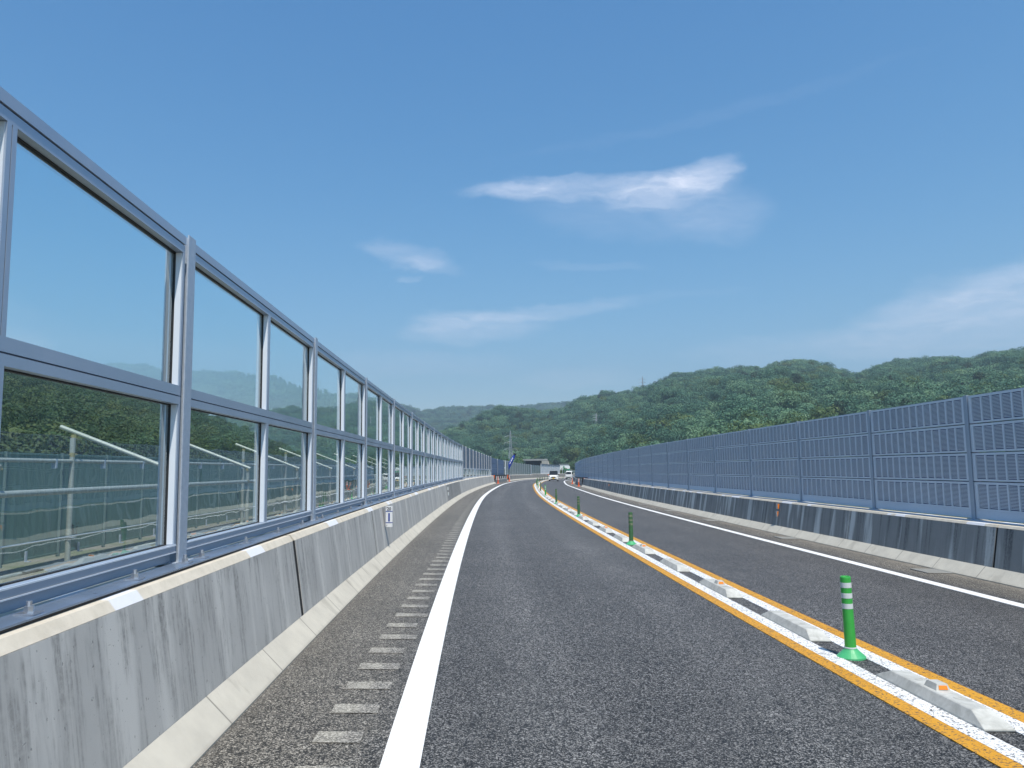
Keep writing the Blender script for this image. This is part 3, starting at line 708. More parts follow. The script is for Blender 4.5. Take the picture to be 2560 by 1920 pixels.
# ================================================================ works fence and tube bracing behind the glass
def works_fence():
    u=-6.6; root=empty('steel_sheet_fence','dull green grey steel sheet fence behind the glass screen','fence',pt(12.9,u,0))
    s=-3.4; k=0; me=None
    while s<64:
        if me is None:
            b=MB(); n=16; L=1.44
            for i in range(n):    # corrugated sheet
                ya,yb=-L/2+L*i/n,-L/2+L*(i+1)/n; xa,xb=(.005 if i%2 else 0),(.005 if (i+1)%2 else 0)
                b.quad([Vector((xa,ya,.10)),Vector((xb,yb,.10)),Vector((xb,yb,1.60)),Vector((xa,ya,1.60))])
                b.quad([Vector((xa-.01,ya,1.60)),Vector((xb-.01,yb,1.60)),Vector((xb-.01,yb,.10)),Vector((xa-.01,ya,.10))])
            b.box(-.02,.02,-L/2,L/2,.07,.10); b.box(-.02,.02,-L/2,L/2,1.60,1.63)
            o=b.build('sheet',MM['steel_sheet'],root); me=o.data
        else: o=bpy.data.objects.new('sheet',me); COL.objects.link(o)
        place(o,s+.72,u,0,root)
        b=MB(); b.box(-.02,.03,-.012,.012,.03,1.64); o=b.build('stile',MM['stile_steel'],root); place(o,s,u,0,root)
        b=MB(); b.box(.03,.05,-.02,.02,.06,.2); b.box(.03,.11,-.02,.02,.05,.06); o=b.build('foot_clip',MM['galvanised'],root); place(o,s+.55,u,0,root)
        s+=1.47; k+=1
    # small hand-painted characters on one sheet, seen from behind (mirrored)
    b=MB()
    def st(y0,z0,y1,z1,w=.012):
        a=Vector((.030,y0,z0)); c=Vector((.030,y1,z1)); d=(c-a); nrm=Vector((0,-d.z,d.y)).normalized()*w/2; q=[a+nrm,a-nrm,c-nrm,c+nrm]; b.hexa(q,[p+Vector((.002,0,0)) for p in q])
    for seg in ((0,.20,0,.02),(0,.20,.10,.20),(.10,.20,.10,.02),(.05,.17,.05,.06),(.03,.14,.07,.14),(.14,.19,.14,.03),(.18,.14,.18,.03),(.14,.10,.18,.10),(.12,.16,.20,.16),(.28,.20,.28,.17),(.26,.13,.32,.13),(.29,.10,.29,.01),(.32,.19,.35,.19),(.25,.03,.29,.01)): st(*seg)
    o=b.build('painted_characters',MM['sign_dark'],root); place(o,12.98,u,.32,root)
works_fence()
def brace_frame(label,s):
    root=empty('pipe_brace_frame',label,'scaffold',pt(s,-5.5,0),group='pipe braces behind the glass screen')
    r=.034; ub,uf=-6.25,-4.85
    def add(name,a,b_,rr=r,m='pipe_steel'):
        P=lambda q: pt(s+q[1],q[0],q[2])-root.location
        b=MB(); b.tube(P(a),P(b_),rr,n=12); return b.build(name,MM[m],root)
    add('post',(ub,0,-.05),(ub,0,1.88),.040); add('post',(uf,.05,-.05),(uf,.05,1.42),.038)
    add('brace',(ub-.22,.05,2.05),(uf+.06,.03,1.44))
    for p in ((ub,.03,1.90),(ub,0,1.62),(uf,.04,1.42),(uf,.0,1.17)):
        b=MB(); c=pt(s+p[1],p[0],p[2])-root.location; b.tube(c+Vector((0,0,-.032)),c+Vector((0,0,.032)),.042,n=10); b.tube(c+Vector((-.03,-.05,0)),c+Vector((.05,.05,.01)),.010,n=6); b.build('clamp',MM['clamp_brass'],root)
    b=MB(); c=pt(s,ub,.36)-root.location; b.box(c.x-.09,c.x+.09,c.y-.06,c.y+.06,c.z-.006,c.z+.006); b.build('collar_plate',MM['galvanised'],root)
names=['nearest pipe brace frame, behind the first large pane','second pipe brace frame, behind the first steel post','third pipe brace frame behind the glass','fourth pipe brace frame behind the glass','fifth pipe brace frame behind the glass']
for k,s in enumerate([8.15,12.4,16.65,20.9,25.15,29.4,33.65,37.9,42.15,46.4]):
    brace_frame((['pipe brace frame at the left edge of the photo']+names+['%s pipe brace frame, seen between closely spaced mullions'%x for x in ('sixth','seventh','eighth','ninth','tenth')])[k],s)
def long_pipe(label,u,z,r=.0243,s0=-3,s1=52,m='pipe_steel',clips=False):
    mb=MB(); S=slist(s0,s1,2.); root=empty('scaffold_pipe',label,'pipe',pt(s0,u,z),group='long rails behind the glass screen')
    for a,b in zip(S[:-1],S[1:]): mb.tube(pt(a,u,z)-root.location,pt(b,u,z)-root.location,r,n=12,cap=False)
    o=mb.build('rail',MM[m],root,merge=True)
    for p in o.data.polygons: p.use_smooth=True
    if clips:
        for s in slist(6,40,1.45):
            b=MB(); b.box(-.03,.035,-.022,.022,-.11,.032); q=b.build('clip',MM['galvanised'],root); place(q,s,u,z,root)
long_pipe('upper rail along the top of the steel sheet fence',-6.25,1.52,.031,clips=True); long_pipe('middle pipe rail across the brace frames',-4.85,1.17,.036)
long_pipe('low pipe lying along the foot of the steel sheet fence',-5.9,.06,.0243); long_pipe('white cable strung low across the brace frames',-4.9,.62,.010,m='white_paint')
# rubble and sheeting on the ground behind the parapet
def sheeting(label,s,u,w,l):
    b=MB(); nx,ny=8,14; P=[[None]*(ny+1) for _ in range(nx+1)]
    for i in range(nx+1):
        for j in range(ny+1): P[i][j]=pt(s+l*(j/ny-.5)+R.uniform(-.04,.04),u+w*(i/nx-.5)+R.uniform(-.03,.03),.0+.09*math.exp(-((i/nx-.5)*3)**2)+R.uniform(0,.05))-pt(s,u)
    for i in range(nx):
        for j in range(ny): b.quad([P[i][j],P[i+1][j],P[i+1][j+1],P[i][j+1]])
    o=b.build('tarpaulin',MM['tarp_grey'],smooth=True); o.location=pt(s,u); tag(o,label,'tarpaulin',group='sheets on the ground behind the glass')
sheeting('crumpled grey sheet on the ground below the nearest brace frame',12.2,-5.7,.8,3.2); sheeting('crumpled grey sheet beyond the first steel post',17.5,-5.8,.7,3.); sheeting('grey sheet left of the nearest brace frame',8.3,-5.8,.8,2.6)

# ================================================================ hills
def lerp(x,T): return float(np.interp(x,[a for a,_ in T],[b for _,b in T]))
NEAR=[(-9,.4),(-5,1.2),(-2.5,1.9),(-1.08,2.55),(-.18,2.89),(.67,3.36),(1.96,3.92),(2.37,4.19),(3.93,4.01),(5.39,3.75),(6.52,3.74),(7.32,4.01),(8.29,4.52),(8.7,4.66),(9.87,4.98),(10.97,5.04),(12.31,5.15),(12.86,5.25),(14.19,5.73),(15.05,6.13),(16.5,6.19),(18.01,6.44),(19.44,6.52),(21.04,6.22),(21.64,6.5),(22.5,6.76),(23.29,6.81),(24.39,6.68),(25.3,6.39),(26.01,6.01),(26.63,5.74),(27.15,5.46),(27.87,5.66),(29.12,6.16),(30.17,6.37),(31.01,6.26),(32.26,6.36),(33.78,6.06),(34.73,6.26),(35.45,6.46),(36.78,6.54),(42,6.9),(50,6.0),(60,5)]
FAR=[(-40,2.6),(-30,3.2),(-22,3.2),(-16,3.6),(-13.26,3.98),(-12.75,4.15),(-11.91,4.1),(-9.26,4.11),(-7.75,4.54),(-6.53,4.66),(-5.64,4.6),(-4.09,4.2),(-3.17,3.88),(-1.77,4.13),(-.17,4.18),(1.94,4.3),(3.93,4.14),(5.4,4.34),(6.86,4.46),(8.29,4.55),(14,4.4),(20,3.5)]
LEFT=[(-80,7),(-60,8),(-45,7.6),(-36,7.0),(-30.02,6.63),(-27.89,6.25),(-24.51,5.64),(-20.91,4.56),(-19.16,3.92),(-17.51,3.53),(-14.99,2.47),(-12.89,1.38),(-11.34,.84),(-9.5,.3)]
def smooth(t): t=min(1,max(0,t)); return t*t*(3-2*t)
def hn(a,b,seed):  # cheap value noise made of sines
    return (math.sin(a*1.7+seed)+math.sin(a*3.1+b*1.3+seed*2)+math.sin(b*2.3+a*.6+seed*3)+.5*math.sin(a*6.3-b*3.1+seed))/3.5
class Hill:
    def __init__(s,tab,D,F,zb,th,seed,back=1.5,pw=1.0): s.tab=tab; s.D=D; s.F=F; s.zb=zb; s.th=th; s.seed=seed; s.back=back; s.pw=pw
    def d(s,az): return lerp(az,s.D)
    def f(s,az): return lerp(az,s.F)
    def h(s,az,r):
        D=s.d(az); F=s.f(az); zr=H_CAM+math.tan(math.radians(lerp(az,s.tab)))*D-s.th
        if r<=F: return s.zb
        if r<=D:
            t=(r-F)/(D-F); z=s.zb+(zr-s.zb)*(t**s.pw); g=hn(az*.55,r/D*7,s.seed)*t*(1-t)*2.2*(zr-s.zb)*.13; lim=(H_CAM+math.tan(math.radians(lerp(az,s.tab)))*r-s.th*.9)
            return min(z+g,lim)
        t=(r-D)/(D*(s.back-1)); return zr-(zr-s.zb)*smooth(t)
def hill_mesh(H,a0,a1,na,nr):
    V=[];Fc=[]; 
    for i in range(na+1):
        az=a0+(a1-a0)*i/na; F=H.f(az); D=H.d(az)
        for j in range(nr+1):
            r=F+(D*H.back-F)*(j/nr); V.append((r*math.sin(math.radians(az)),r*math.cos(math.radians(az)),H.h(az,r)))
    for i in range(na):
        for j in range(nr): a=i*(nr+1)+j; Fc.append((a,a+nr+1,a+nr+2,a+1))
    me=bpy.data.meshes.new('hill'); me.from_pydata(V,[],Fc); me.materials.append(MM['undergrowth']); me.polygons.foreach_set('use_smooth',[True]*len(Fc)); me.update()
    o=bpy.data.objects.new('hill',me); COL.objects.link(o); o['kind']='structure'; return o
HN=Hill(NEAR,[(-9,820),(10,900),(60,920)],[(-9,560),(5,540),(12,330),(20,230),(60,200)],-5.7,7.5,1.)
HF=Hill(FAR,[(-40,2100),(20,2250)],[(-40,1150),(20,1250)],-6,9,4.,1.35)
HL=Hill(LEFT,[(-80,330),(-30,420),(-9.5,520)],[(-80,60),(-30,75),(-18,140),(-9.5,300)],-5.7,7.0,7.,1.5,1.05)
hill_mesh(HN,-9,60,240,40); hill_mesh(HF,-40,20,160,24); hill_mesh(HL,-80,-9.5,140,40)

# ================================================================ trees
def crown_mesh(name,kind,nleaf,seed,m):
    rr=random.Random(seed); b_v=[];b_f=[]
    lobes=[]
    if kind=='broad':
        n=rr.randint(11,15)
        for i in range(n):
            a=rr.uniform(0,6.28); d=rr.uniform(.1,.62)**.8; z=rr.uniform(.30,.86)
            lobes.append((Vector((math.cos(a)*d*.62,math.sin(a)*d*.62,z)),rr.uniform(.17,.30)*(1.25-d*.5)))
    elif kind=='pine':
        for i in range(9):
            z=.42+.52*i/8; a=rr.uniform(0,6.28); d=(1-z)*.7+.05
            lobes.append((Vector((math.cos(a)*d*.5,math.sin(a)*d*.5,z)),.10+.14*(1-z)+rr.uniform(0,.05)))
    else:
        for i in range(10):
            z=.12+.86*i/9; lobes.append((Vector((rr.uniform(-.03,.03),rr.uniform(-.03,.03),z)),.24*(1.02-z)+.02))
    per=nleaf//len(lobes)
    for c,r in lobes:
        for _ in range(per):
            d=Vector((rr.gauss(0,1),rr.gauss(0,1),rr.gauss(0,1))).normalized()
            if kind!='cone' and d.z<-.45 and rr.random()<.6: d.z=-d.z
            rad=r*rr.uniform(.72,1.08); p=c+Vector((d.x*rad,d.y*rad,d.z*rad*(.72 if kind=='pine' else .85)))
            nrm=(d+Vector((rr.uniform(-.7,.7),rr.uniform(-.7,.7),rr.uniform(-.3,.9)))).normalized()
            x=nrm.orthogonal().normalized(); x=(Matrix.Rotation(rr.uniform(0,6.28),3,nrm)@x); y=nrm.cross(x); sz=rr.uniform(.013,.032)*(1. if kind=='broad' else .8)
            k=len(b_v); 
            b_v+=[p+x*sz,p+y*sz*.8+nrm*sz*.2,p-x*sz*.9,p-y*sz*.75-nrm*sz*.15]; b_f.append((k,k+1,k+2,k+3))
    me=bpy.data.meshes.new(name); me.from_pydata([tuple(v) for v in b_v],[],b_f); me.materials.append(MM[m]); me.update(); return me
def trunk_mesh():
    b=MB(); b.tube((0,0,-.08),(0.01,0,.5),.022,.012,n=7); 
    for a,z in ((0,.3),(2.1,.36),(4.2,.42)): b.tube((0,0,z),(math.cos(a)*.22,math.sin(a)*.22,z+.22),.010,.004,n=5)
    return b
CC=bpy.data.collections.new('tree_crowns')
scene.collection.children.link(CC)
kinds=[('broad',2800,'leaves'),('broad',2800,'leaves'),('broad',2600,'leaves'),('broad',2600,'leaves_near'),('pine',2200,'needles'),('cone',2000,'needles'),('broad',3200,'leaves_dark'),('pine',3000,'leaves_dark')]
CR=[]; tr_me=None
def az_pt(az,r,z): return Vector((r*math.sin(math.radians(az)),r*math.cos(math.radians(az)),z))
# real trees standing on the ridges and by the road; their crowns are also what the forests repeat
stand=[(19.55,'broad',0,9.5,'round tree standing proud of the ridge of the wooded hill, left of its summit'),(9.8,'broad',1,11,'tree breaking the skyline where the wooded hill begins to climb'),(12.2,'broad',2,9,'dark round tree beside the ridge pylon'),
       (6.69,'broad',3,None,'small dark tree beside the end of the white panel wall'),(31.9,'pine',4,15,'lone pine sticking up above the ridge at far right'),(15.2,'cone',5,12,'narrow conifer on the ridge of the wooded hill'),
       (-18.6,'broad',6,10,'dark rounded tree at the crest of the near hill behind the glass'),(-20.4,'pine',7,11,'spiky dark pine at the crest of the near hill behind the glass')]
def make_tree(az,kind,idx,h,label):
    global tr_me
    if h is None: loc=az_pt(az,242,-4.2); h=5.6
    else: Hh=HL if az<-9 else HN; r=Hh.d(az); loc=az_pt(az,r,Hh.h(az,r)-.3)
    root=empty('pine_tree' if kind!='broad' else 'tree',label,'tree',loc); root.scale=(h,h,h); root.rotation_euler=(0,0,R.uniform(0,6))
    if tr_me is None: tr_me=trunk_mesh()
    t=tr_me.build('trunk',MM['bark'],root)
    o=bpy.data.objects.new('crown',CR[idx]); COL.objects.link(o); o.parent=root; return o,root
for i,(k,n,m) in enumerate(kinds): CR.append(crown_mesh('crown',k,n,20+i,m))
for st in stand:
    o,root=make_tree(*st); CC.objects.link(o)
for az,kind,idx,h,label in ((17.3,'pine',4,11,'pine on the skyline between the two ridge bumps'),(21.9,'broad',1,10,'bushy tree on the left shoulder of the summit'),(28.5,'broad',0,9,'rounded tree right of the saddle in the ridge'),(33.2,'broad',2,10,'tree bump on the ridge near the right edge'),(14.6,'broad',2,8.5,'tree on the steep shoulder right of the ridge pylon'),(11.2,'cone',5,10,'small pointed conifer left of the ridge pylon')):
    make_tree(az,kind,idx,h,label)
def forest(name,H,a0,a1,sp,size,seed,over,weights,excl=None,rmin=0,kindlabel='',flat=False):
    g=np.random.default_rng(seed); V=[];rotn=[];scl=[];ix=[]
    r=rmin; weights=[w/sum(weights) for w in weights]
    rmax=max(H.d(a) for a in np.linspace(a0,a1,20))+over if not flat else flat
    while r<rmax:
        na=max(1,int(math.radians(a1-a0)*r/sp))
        for i in range(na):
            az=a0+(a1-a0)*(i+g.random())/na; rr=r+(g.random()-.5)*sp*1.1
            if flat: z=-5.4
            else:
                if rr<H.f(az) or rr>H.d(az)+over: continue
                z=H.h(az,rr)
            if excl and excl(az,rr): continue
            k=int(g.choice(len(weights),p=weights)); s=size*(.62+.85*g.random()**1.3)
            V.append(az_pt(az,rr,z-.12*s)); rotn.append((g.uniform(-.08,.08),g.uniform(-.08,.08),g.uniform(0,6.28))); scl.append(s); ix.append(k)
        r+=sp*.87
    me=bpy.data.meshes.new(name); me.from_pydata([tuple(v) for v in V],[],[])
    a=me.attributes.new('rot','FLOAT_VECTOR','POINT'); a.data.foreach_set('vector',np.array(rotn,dtype=np.float32).ravel())
    a=me.attributes.new('scl','FLOAT','POINT'); a.data.foreach_set('value',np.array(scl,dtype=np.float32))
    a=me.attributes.new('pick','INT','POINT'); a.data.foreach_set('value',np.array(ix,dtype=np.int32))
    o=bpy.data.objects.new(name,me); COL.objects.link(o); o['kind']='stuff'; o['label']=kindlabel; o['category']='forest'
    md=o.modifiers.new('scatter','NODES'); md.node_group=GN_TREE; return len(V)
def gn_tree():
    ng=bpy.data.node_groups.new('scatter_trees','GeometryNodeTree')
    ng.interface.new_socket('Geometry',in_out='INPUT',socket_type='NodeSocketGeometry'); ng.interface.new_socket('Geometry',in_out='OUTPUT',socket_type='NodeSocketGeometry')
    N=ng.nodes; L=ng.links; gi=N.new('NodeGroupInput'); go=N.new('NodeGroupOutput'); ins=N.new('GeometryNodeInstanceOnPoints'); ci=N.new('GeometryNodeCollectionInfo')
    ci.inputs['Collection'].default_value=CC; ci.inputs['Separate Children'].default_value=True; ci.inputs['Reset Children'].default_value=True
    ins.inputs['Pick Instance'].default_value=True
    def attr(nm,ty): a=N.new('GeometryNodeInputNamedAttribute'); a.data_type=ty; a.inputs['Name'].default_value=nm; return a.outputs['Attribute']
    L.new(gi.outputs[0],ins.inputs['Points']); L.new(ci.outputs[0],ins.inputs['Instance']); L.new(attr('pick','INT'),ins.inputs['Instance Index']); L.new(attr('rot','FLOAT_VECTOR'),ins.inputs['Rotation']); L.new(attr('scl','FLOAT'),ins.inputs['Scale']); L.new(ins.outputs[0],go.inputs[0]); return ng
GN_TREE=gn_tree()
W1=[.26,.26,.22,.18,.05,.03]
nt=forest('forest',HN,-9,47,7.4,12.5,3,18,W1,rmin=220,kindlabel='dense broadleaf forest covering the long wooded hill behind the right barrier')
nt+=forest('forest',HF,-24,14,12.5,20,4,40,W1,rmin=1150,kindlabel='hazy forest on the distant ridge in the middle')
nt+=forest('forest',HL,-46,-9.5,5.2,8.5,5,14,[0,0,0,.02,.0,.02,.60,.36],rmin=70,kindlabel='dark mixed forest on the near hill seen through the glass')
def ex(az,r): return (3.2<az<10.5 and r<462) or (az>10.5 and r<250)
nt+=forest('valley_wood',HN,-9,16,7.5,9.5,6,0,[.2,.2,.2,.35,.03,.02],excl=ex,rmin=260,flat=585,kindlabel='paler trees on the valley floor at the foot of the wooded hill')
print('trees',nt)

# ================================================================ pylons
def pylon(label,loc,h,base,arm,tk,rotz,emb=0):
    root=empty('electricity_pylon',label,'pylon',loc,(0,0,rotz),'lattice pylons'); 
    def half(z): 
        t=z/h; return base*(1-t/.62)+.2*base*(t/.62) if t<.62 else base*.2*(1-(t-.62)/.38*.75)+.02
    lv=[h*x for x in (-.03,.10,.20,.29,.37,.44,.50,.56,.62,.69,.76,.83,.90,.97,1.0)]
    b=MB()
    def C(z): w=max(half(z),.02*base); return [Vector((sx*w,sy*w,z)) for sx,sy in ((-1,-1),(1,-1),(1,1),(-1,1))]
    for a,c in zip(lv[:-1],lv[1:]):
        A=C(a); B=C(c)
        for k in range(4):
            j=(k+1)%4; b.tube(A[k],B[k],tk,n=4,cap=False); b.tube(A[k],B[j],tk*.55,n=3,cap=False); b.tube(A[j],B[k],tk*.55,n=3,cap=False); b.tube(B[k],B[j],tk*.55,n=3,cap=False)
    b.build('tower',MM['pylon_steel'],root)
    for z,f in ((.62,1.0),(.75,.95),(.88,.9)):
        for sg in (-1,1):
            c=MB(); zz=h*z; w=half(zz); tip=Vector((sg*arm*f,0,zz+.0*h))
            for y in (-1,1):
                c.tube((sg*w,y*w,zz),tip,tk*.7,n=4); c.tube((sg*w,y*w,zz+h*.035),tip,tk*.6,n=3)
            for q in (.33,.66): p=Vector((sg*(w+(arm*f-w)*q),0,zz)); c.tube((p.x,-w*(1-q),zz),(p.x,w*(1-q),zz),tk*.5,n=3)
            c.tube(tip,tip-Vector((0,0,h*.035)),tk*.8,n=5); c.build('cross_arm',MM['pylon_steel'],root)
    return root
pylon('nearest lattice pylon rising behind the dark left screens and blue crane jib',az_pt(3.2,480,-5.6),29.8,3.1,4.2,.10,.25)
rB=640; pylon('pale lattice pylon halfway up the wooded hill',az_pt(9.48,rB,HN.h(9.48,rB)+3),H_CAM+math.tan(math.radians(3.88))*rB-HN.h(9.48,rB)-3,2.2,3.6,.15,.4)
rC=960; pylon('faint lattice pylon standing against the sky on the ridge',az_pt(12.88,rC,H_CAM+math.tan(math.radians(4.7))*rC),math.tan(math.radians(6.46))*rC-math.tan(math.radians(4.7))*rC,2.6,5.2,.16,.3)

# ================================================================ far road furniture
def overpass():
    c=az_pt(5.1,430,0); root=empty('overpass','grey concrete overpass with a dark opening below, at the foot of the hill','bridge',c,(0,0,math.radians(-5)))
    b=MB(); b.box(-8.,5.6,-4,4,5.2,5.7); b.build('deck',MM['concrete_grey'],root)
    b=MB(); b.box(-8.,5.8,-4.3,-4.05,5.35,6.25); b.build('parapet',MM['concrete_grey'],root)
    b=MB(); b.hexa([Vector((2.6,-4.2,-6)),Vector((4.1,-5.5,-6)),Vector((9.5,3,-6)),Vector((2.6,4,-6))],[Vector((2.6,-4.2,5.18)),Vector((6.2,-5.5,5.18)),Vector((6.4,3,5.18)),Vector((2.6,4,5.18))]); b.build('abutment',MM['concrete_far'],root)
    b=MB(); b.box(-7.6,-6.4,-3.5,3.8,-6,5.19); b.build('abutment',MM['concrete_grey'],root)
    b=MB(); b.box(-6.3,2.5,3.0,4.0,-6,5.19); b.build('opening_shade',MM['black_paint_and_shade'],root)  # black sheet across the opening, painting the shade inside it
    b=MB(); b.box(2.0,2.5,-4.25,-2.9,.5,3.9); b.build('pillar',MM['concrete_far'],root)
overpass()
def ramp_wall(label,pts,th,m,name='retaining_wall',cat='wall'):
    b=MB()
    for (a0,r0,z0,h0),(a1,r1,z1,h1) in zip(pts[:-1],pts[1:]):
        A=az_pt(a0,r0,z0);B=az_pt(a1,r1,z1);A2=az_pt(a0,r0+th,z0);B2=az_pt(a1,r1+th,z1); u0=Vector((0,0,h0));u1=Vector((0,0,h1))
        b.quad([A,B,B+u1,A+u0]); b.quad([A+u0,B+u1,B2+u1,A2+u0]); b.quad([B2,A2,A2+u0,B2+u1])
    b.quad([az_pt(*pts[0][:3]),az_pt(pts[0][0],pts[0][1],pts[0][2]+pts[0][3]),az_pt(pts[0][0],pts[0][1]+th,pts[0][2]+pts[0][3]),az_pt(pts[0][0],pts[0][1]+th,pts[0][2])])
    o=b.build(name,MM[m]); tag(o,label,cat,'pale walls of the far ramps'); return o
ramp_wall('upper pale ramp wall sloping down behind the white panel wall',[(5.2,400,-6,8.3),(6.2,392,-6,7.6),(7.0,385,-6,6.9),(7.9,380,-6,6.0),(9.0,380,-6,5.6)],6,'concrete_far')
ramp_wall('middle pale ramp wall behind the green sign',[(6.4,330,-6,6.4),(7.2,325,-6,5.7),(8.6,320,-6,4.9),(9.5,320,-6,4.6)],2,'concrete_grey')
ramp_wall('lowest bright ramp wall between the green sign and the shaded barrier',[(6.9,282,-6,5.6),(7.6,280,-6,5.2),(8.8,276,-6,4.9)],1.5,'concrete_far')
def green_sign():
    c=az_pt(7.29,262,-4.5); root=empty('direction_sign','two stacked green and white sign boards on one pole beyond the white van','sign',c,(0,0,math.radians(-7)))
    b=MB(); b.tube((0,0,0),(0,0,6.6),.08,n=8); b.build('pole',MM['galvanised'],root)
    for z0,z1,m in ((5.6,6.5,'sign_white'),(4.4,5.5,'sign_green'),(3.7,4.2,'sign_white'),(2.6,3.6,'sign_green')):
        b=MB(); b.box(-.9,.9,-.16,-.10,z0,z1); o=b.build('board',MM[m],root)
        b=MB(); b.box(-.82,.82,-.165,-.161,z0+.08,z1-.08); b.build('field',MM['sign_green' if m=='sign_green' else 'base_green'],o) if m=='sign_green' else None
green_sign()
def hut():
    c=az_pt(7.07,372,0); root=empty('equipment_cabin','tiny white roadside cabin on the slope above the green sign','cabin',c,(0,0,-.1))
    b=MB(); b.box(-2.2,2.2,-1.2,1.2,.2,2.9); b.build('body',MM['white_paint'],root); b=MB(); b.box(-2.4,2.4,-1.4,1.4,2.9,3.15); b.build('roof',MM['concrete_grey'],root); b=MB(); b.box(-.4,.4,-1.24,-1.205,.2,2.2); b.build('door',MM['sign_green'],root); b=MB(); b.box(-2.1,2.1,-1.1,1.1,-6,.2); b.build('plinth',MM['concrete_far'],root)
hut()
def crane_truck():
    p=pt(122,-6.5,0); yaw=-road(122)[3]
    root=empty('crane_truck','truck crane behind the left screens, its dark blue jib leaning right above them','crane truck',p,(0,0,yaw))
    b=MB(); b.box(-1.1,1.1,-4.,4.,.55,1.0); b.build('chassis',MM['black_paint_and_shade'],root)
    b=MB(); b.hexa([Vector((-1.1,2.2,1)),Vector((1.1,2.2,1)),Vector((1.1,4,1)),Vector((-1.1,4,1))],[Vector((-1.05,2.2,2.3)),Vector((1.05,2.2,2.3)),Vector((1.05,3.7,2.3)),Vector((-1.05,3.7,2.3))]); b.build('cab',MM['crane_blue'],root)
    b=MB(); b.box(-1.1,1.1,-4.,1.6,1.0,1.25); b.build('bed',MM['concrete_grey'],root)
    for x in (-.95,.95):
        for y in (-2.8,2.9):
            b=MB(); b.tube((x-.14,y,.48),(x+.14,y,.48),.48,n=18); b.build('wheel',MM['tyre'],root)
    b=MB(); b.tube((0,1.9,1.0),(0,1.9,2.6),.25,n=10); b.build('mast',MM['crane_blue'],root)
    inv=(Matrix.Translation(p)@Matrix.Rotation(yaw,4,'Z')).inverted()
    e=inv@az_pt(3.52,122.6,H_CAM+math.tan(math.radians(1.02))*122.6); a=Vector((0,1.9,1.9))
    # jib from the mast to the tip
    A=inv@az_pt(3.10,122.5,H_CAM+math.tan(math.radians(.22))*122.5); d=(e-A)
    b=MB(); b.tube(A-d*.35,A+d*.78,.30,.24,n=6); b.build('jib',MM['crane_blue'],root)
    b=MB(); b.tube(A+d*.5,e,.17,.15,n=6); b.build('inner_jib',MM['crane_blue'],root)
    b=MB(); b.tube(e-d*.06,e+d*.04,.24,.22,n=10); b.build('jib_head',MM['black_paint_and_shade'],root)
    for q in (.18,.40,.58):
        c=A+d*q; b=MB(); n=Vector((0,-1,0)); x=d.normalized(); y=Vector((0,-1,0)).cross(x).normalized()
        ps=[c+x*.16+y*.07,c-x*.16+y*.07,c-x*.16-y*.03,c+x*.16-y*.03]; ps=[p_+Vector((0,-.31,0)) for p_ in ps]; b.hexa(ps,[p_+Vector((0,-.01,0)) for p_ in ps]); b.build('white_marking',MM['white_paint'],root)
    b=MB(); b.tube(a,A-d*.3,.16,n=8); b.build('lift_ram',MM['galvanised'],root)
crane_truck()

# ================================================================ vehicles
def loft(sections,mat_,name,parent,bevel=.03):
    """sections: list of rings (same count) joined along y"""
    b=MB()
    for A,B in zip(sections[:-1],sections[1:]):
        n=len(A)
        for k in range(n): j=(k+1)%n; b.quad([A[k],A[j],B[j],B[k]])
    b.quad(sections[0][::-1]); b.quad(sections[-1]); return b.build(name,mat_,parent,merge=True,bevel=bevel)
def ring(w0,w1,z0,z1,y,ins=.08):
    # chamfered rectangle, bottom width w0, top width w1
    return [Vector(p) for p in ((-w0,y,z0),(w0,y,z0),(w0+.0,y,z0+(z1-z0)*.55),(w1,y,z1-ins),(w1-ins,y,z1),(-w1+ins,y,z1),(-w1,y,z1-ins),(-w0,y,z0+(z1-z0)*.55))]
def wheels(root,xs,ys,r=.28,w=.16):
    for y in ys:
        for x in xs:
            b=MB(); b.tube((x-w/2,y,r),(x+w/2,y,r),r,n=20); o=b.build('wheel',MM['tyre'],root,bevel=.015)
            sg=1 if x>0 else -1; b=MB(); b.tube((x+sg*(w/2+.001),y,r),(x+sg*(w/2+.012),y,r),r*.62,n=16); b.build('rim',MM['bolt_steel'],o)
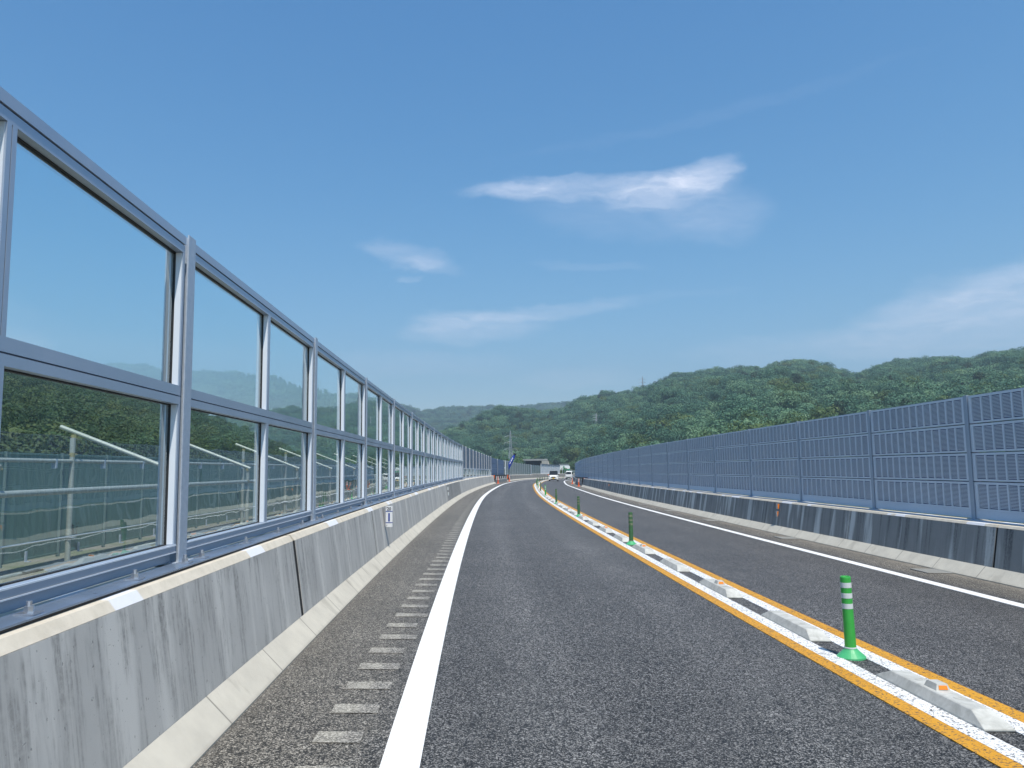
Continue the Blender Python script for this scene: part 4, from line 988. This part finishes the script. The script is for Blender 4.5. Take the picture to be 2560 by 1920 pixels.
def small_car():
    root=empty('car','white hatchback with a yellow plate and dark windscreen, oncoming','car',pt(130.5,4.95,0),rot_at(130.5))
    # local -y faces the camera: that is the car's front
    W=.80
    S=[ring(W-.08,W-.14,.28,.72,-1.70,.06),ring(W-.02,W-.06,.22,.88,-1.60,.07),ring(W,W-.04,.22,.98,-1.15,.07),ring(W,W-.03,.22,1.02,-.70,.05),ring(W,W-.03,.22,1.02,1.45,.05),ring(W-.04,W-.08,.26,.98,1.68,.06)]
    loft(S,MM['car_white'],'body',root)
    G=[[Vector(p) for p in ((-.73,-.78,1.0),(.73,-.78,1.0),(.70,-.70,1.06),(-.70,-.70,1.06))],[Vector(p) for p in ((-.74,-.30,1.0),(.74,-.30,1.0),(.62,-.22,1.62),(-.62,-.22,1.62))],[Vector(p) for p in ((-.74,1.3,1.0),(.74,1.3,1.0),(.63,1.2,1.64),(-.63,1.2,1.64))],[Vector(p) for p in ((-.72,1.6,1.0),(.72,1.6,1.0),(.62,1.5,1.5),(-.62,1.5,1.5))]]
    loft(G,MM['car_glass'],'cabin_glass',root,.02)
    b=MB(); b.box(-.60,.60,-.15,1.35,1.63,1.68); b.build('roof',MM['car_dark'],root,bevel=.02)
    for x in (-1,1):
        b=MB(); b.tube((x*.66,-.74,1.02),(x*.60,-.20,1.62),.03,n=6); b.build('pillar',MM['car_dark'],root)
        b=MB(); b.box(x*.85-.09,x*.85+.09,-.52,-.40,.98,1.12); b.build('mirror',MM['car_dark' if x>0 else 'orange_plastic'],root,bevel=.02)
        b=MB(); b.tube((x*.60,-1.70,.82),(x*.60,-1.60,.84),.10,n=16); b.build('headlight',MM['lamp_glass'],root)
        b=MB(); b.tube((x*.60,-1.712,.82),(x*.60,-1.70,.82),.045,n=12); b.build('lamp_core',MM['car_dark'],root)
    b=MB(); b.box(-.36,.36,-1.735,-1.68,.60,.76); b.build('grille',MM['car_dark'],root,bevel=.02)
    b=MB(); b.box(-.50,.50,-1.73,-1.66,.26,.40); b.build('lower_intake',MM['car_dark'],root,bevel=.02)
    b=MB(); b.box(-.17,.17,-1.755,-1.736,.40,.565); b.build('licence_plate',MM['plate_yellow'],root)
    wheels(root,(-.68,.68),(-1.12,1.12),.29,.17)
def small_truck():
    root=empty('van','white boxy microvan behind the hatchback, oncoming','van',pt(184,5.0,0),rot_at(184))
    W=.73
    loft([ring(W-.02,W-.05,.30,1.0,-1.66,.05),ring(W,W-.03,.26,1.02,-1.58,.05),ring(W,W-.04,.26,1.05,-1.40,.05),ring(W,W-.10,.26,1.80,-1.02,.08),ring(W,W-.09,.26,1.86,-.6,.08),ring(W,W-.09,.26,1.86,1.55,.08),ring(W-.03,W-.14,.30,1.78,1.66,.08)],MM['car_white'],'body',root)
    b=MB(); ps=[Vector((-.62,-1.43,1.10)),Vector((.62,-1.43,1.10)),Vector((.54,-1.13,1.64)),Vector((-.54,-1.13,1.64))]; off=Vector((0,-.035,.02)); b.hexa([p+off*.2 for p in ps],[p+off for p in ps]); b.build('windscreen',MM['car_glass'],root)
    for x in (-1,1):
        b=MB(); b.box(x*.52-.14,x*.52+.14,-1.69,-1.60,.68,.84); b.build('headlight',MM['lamp_glass'],root,bevel=.02)
        b=MB(); b.box(x*.80-.06,x*.80+.06,-1.36,-1.28,1.1,1.3); b.build('mirror',MM['car_dark'],root,bevel=.02)
        b=MB(); b.box(x*(W+.002)-.006,x*(W+.002)+.006,-.9,1.3,1.15,1.6); b.build('side_window',MM['car_glass'],root)
    b=MB(); b.box(-.5,.5,-1.685,-1.62,.34,.50); b.build('bumper',MM['car_dark'],root,bevel=.02); b=MB(); b.box(-.16,.16,-1.70,-1.686,.52,.66); b.build('licence_plate',MM['white_paint'],root)
    wheels(root,(-.62,.62),(-1.05,1.05),.27,.15)
small_car(); small_truck()

# ================================================================ air
def haze():
    b=MB(); b.box(-2600,2600,-200,3300,-8,420); m=bpy.data.materials.new('haze_air'); m.use_nodes=True; t=NT(m.node_tree); t.n.remove(t.n['Principled BSDF']); v=t.new('ShaderNodeVolumePrincipled')
    v.inputs['Color'].default_value=(.66,.84,1,1); v.inputs['Density'].default_value=.00032; v.inputs['Anisotropy'].default_value=.2; t.l.new(v.outputs[0],t.n['Material Output'].inputs['Volume']); MM['haze_air']=m
    o=b.build('haze',m); o['kind']='stuff'; o['label']='thin blue summer haze filling the valley'
haze()
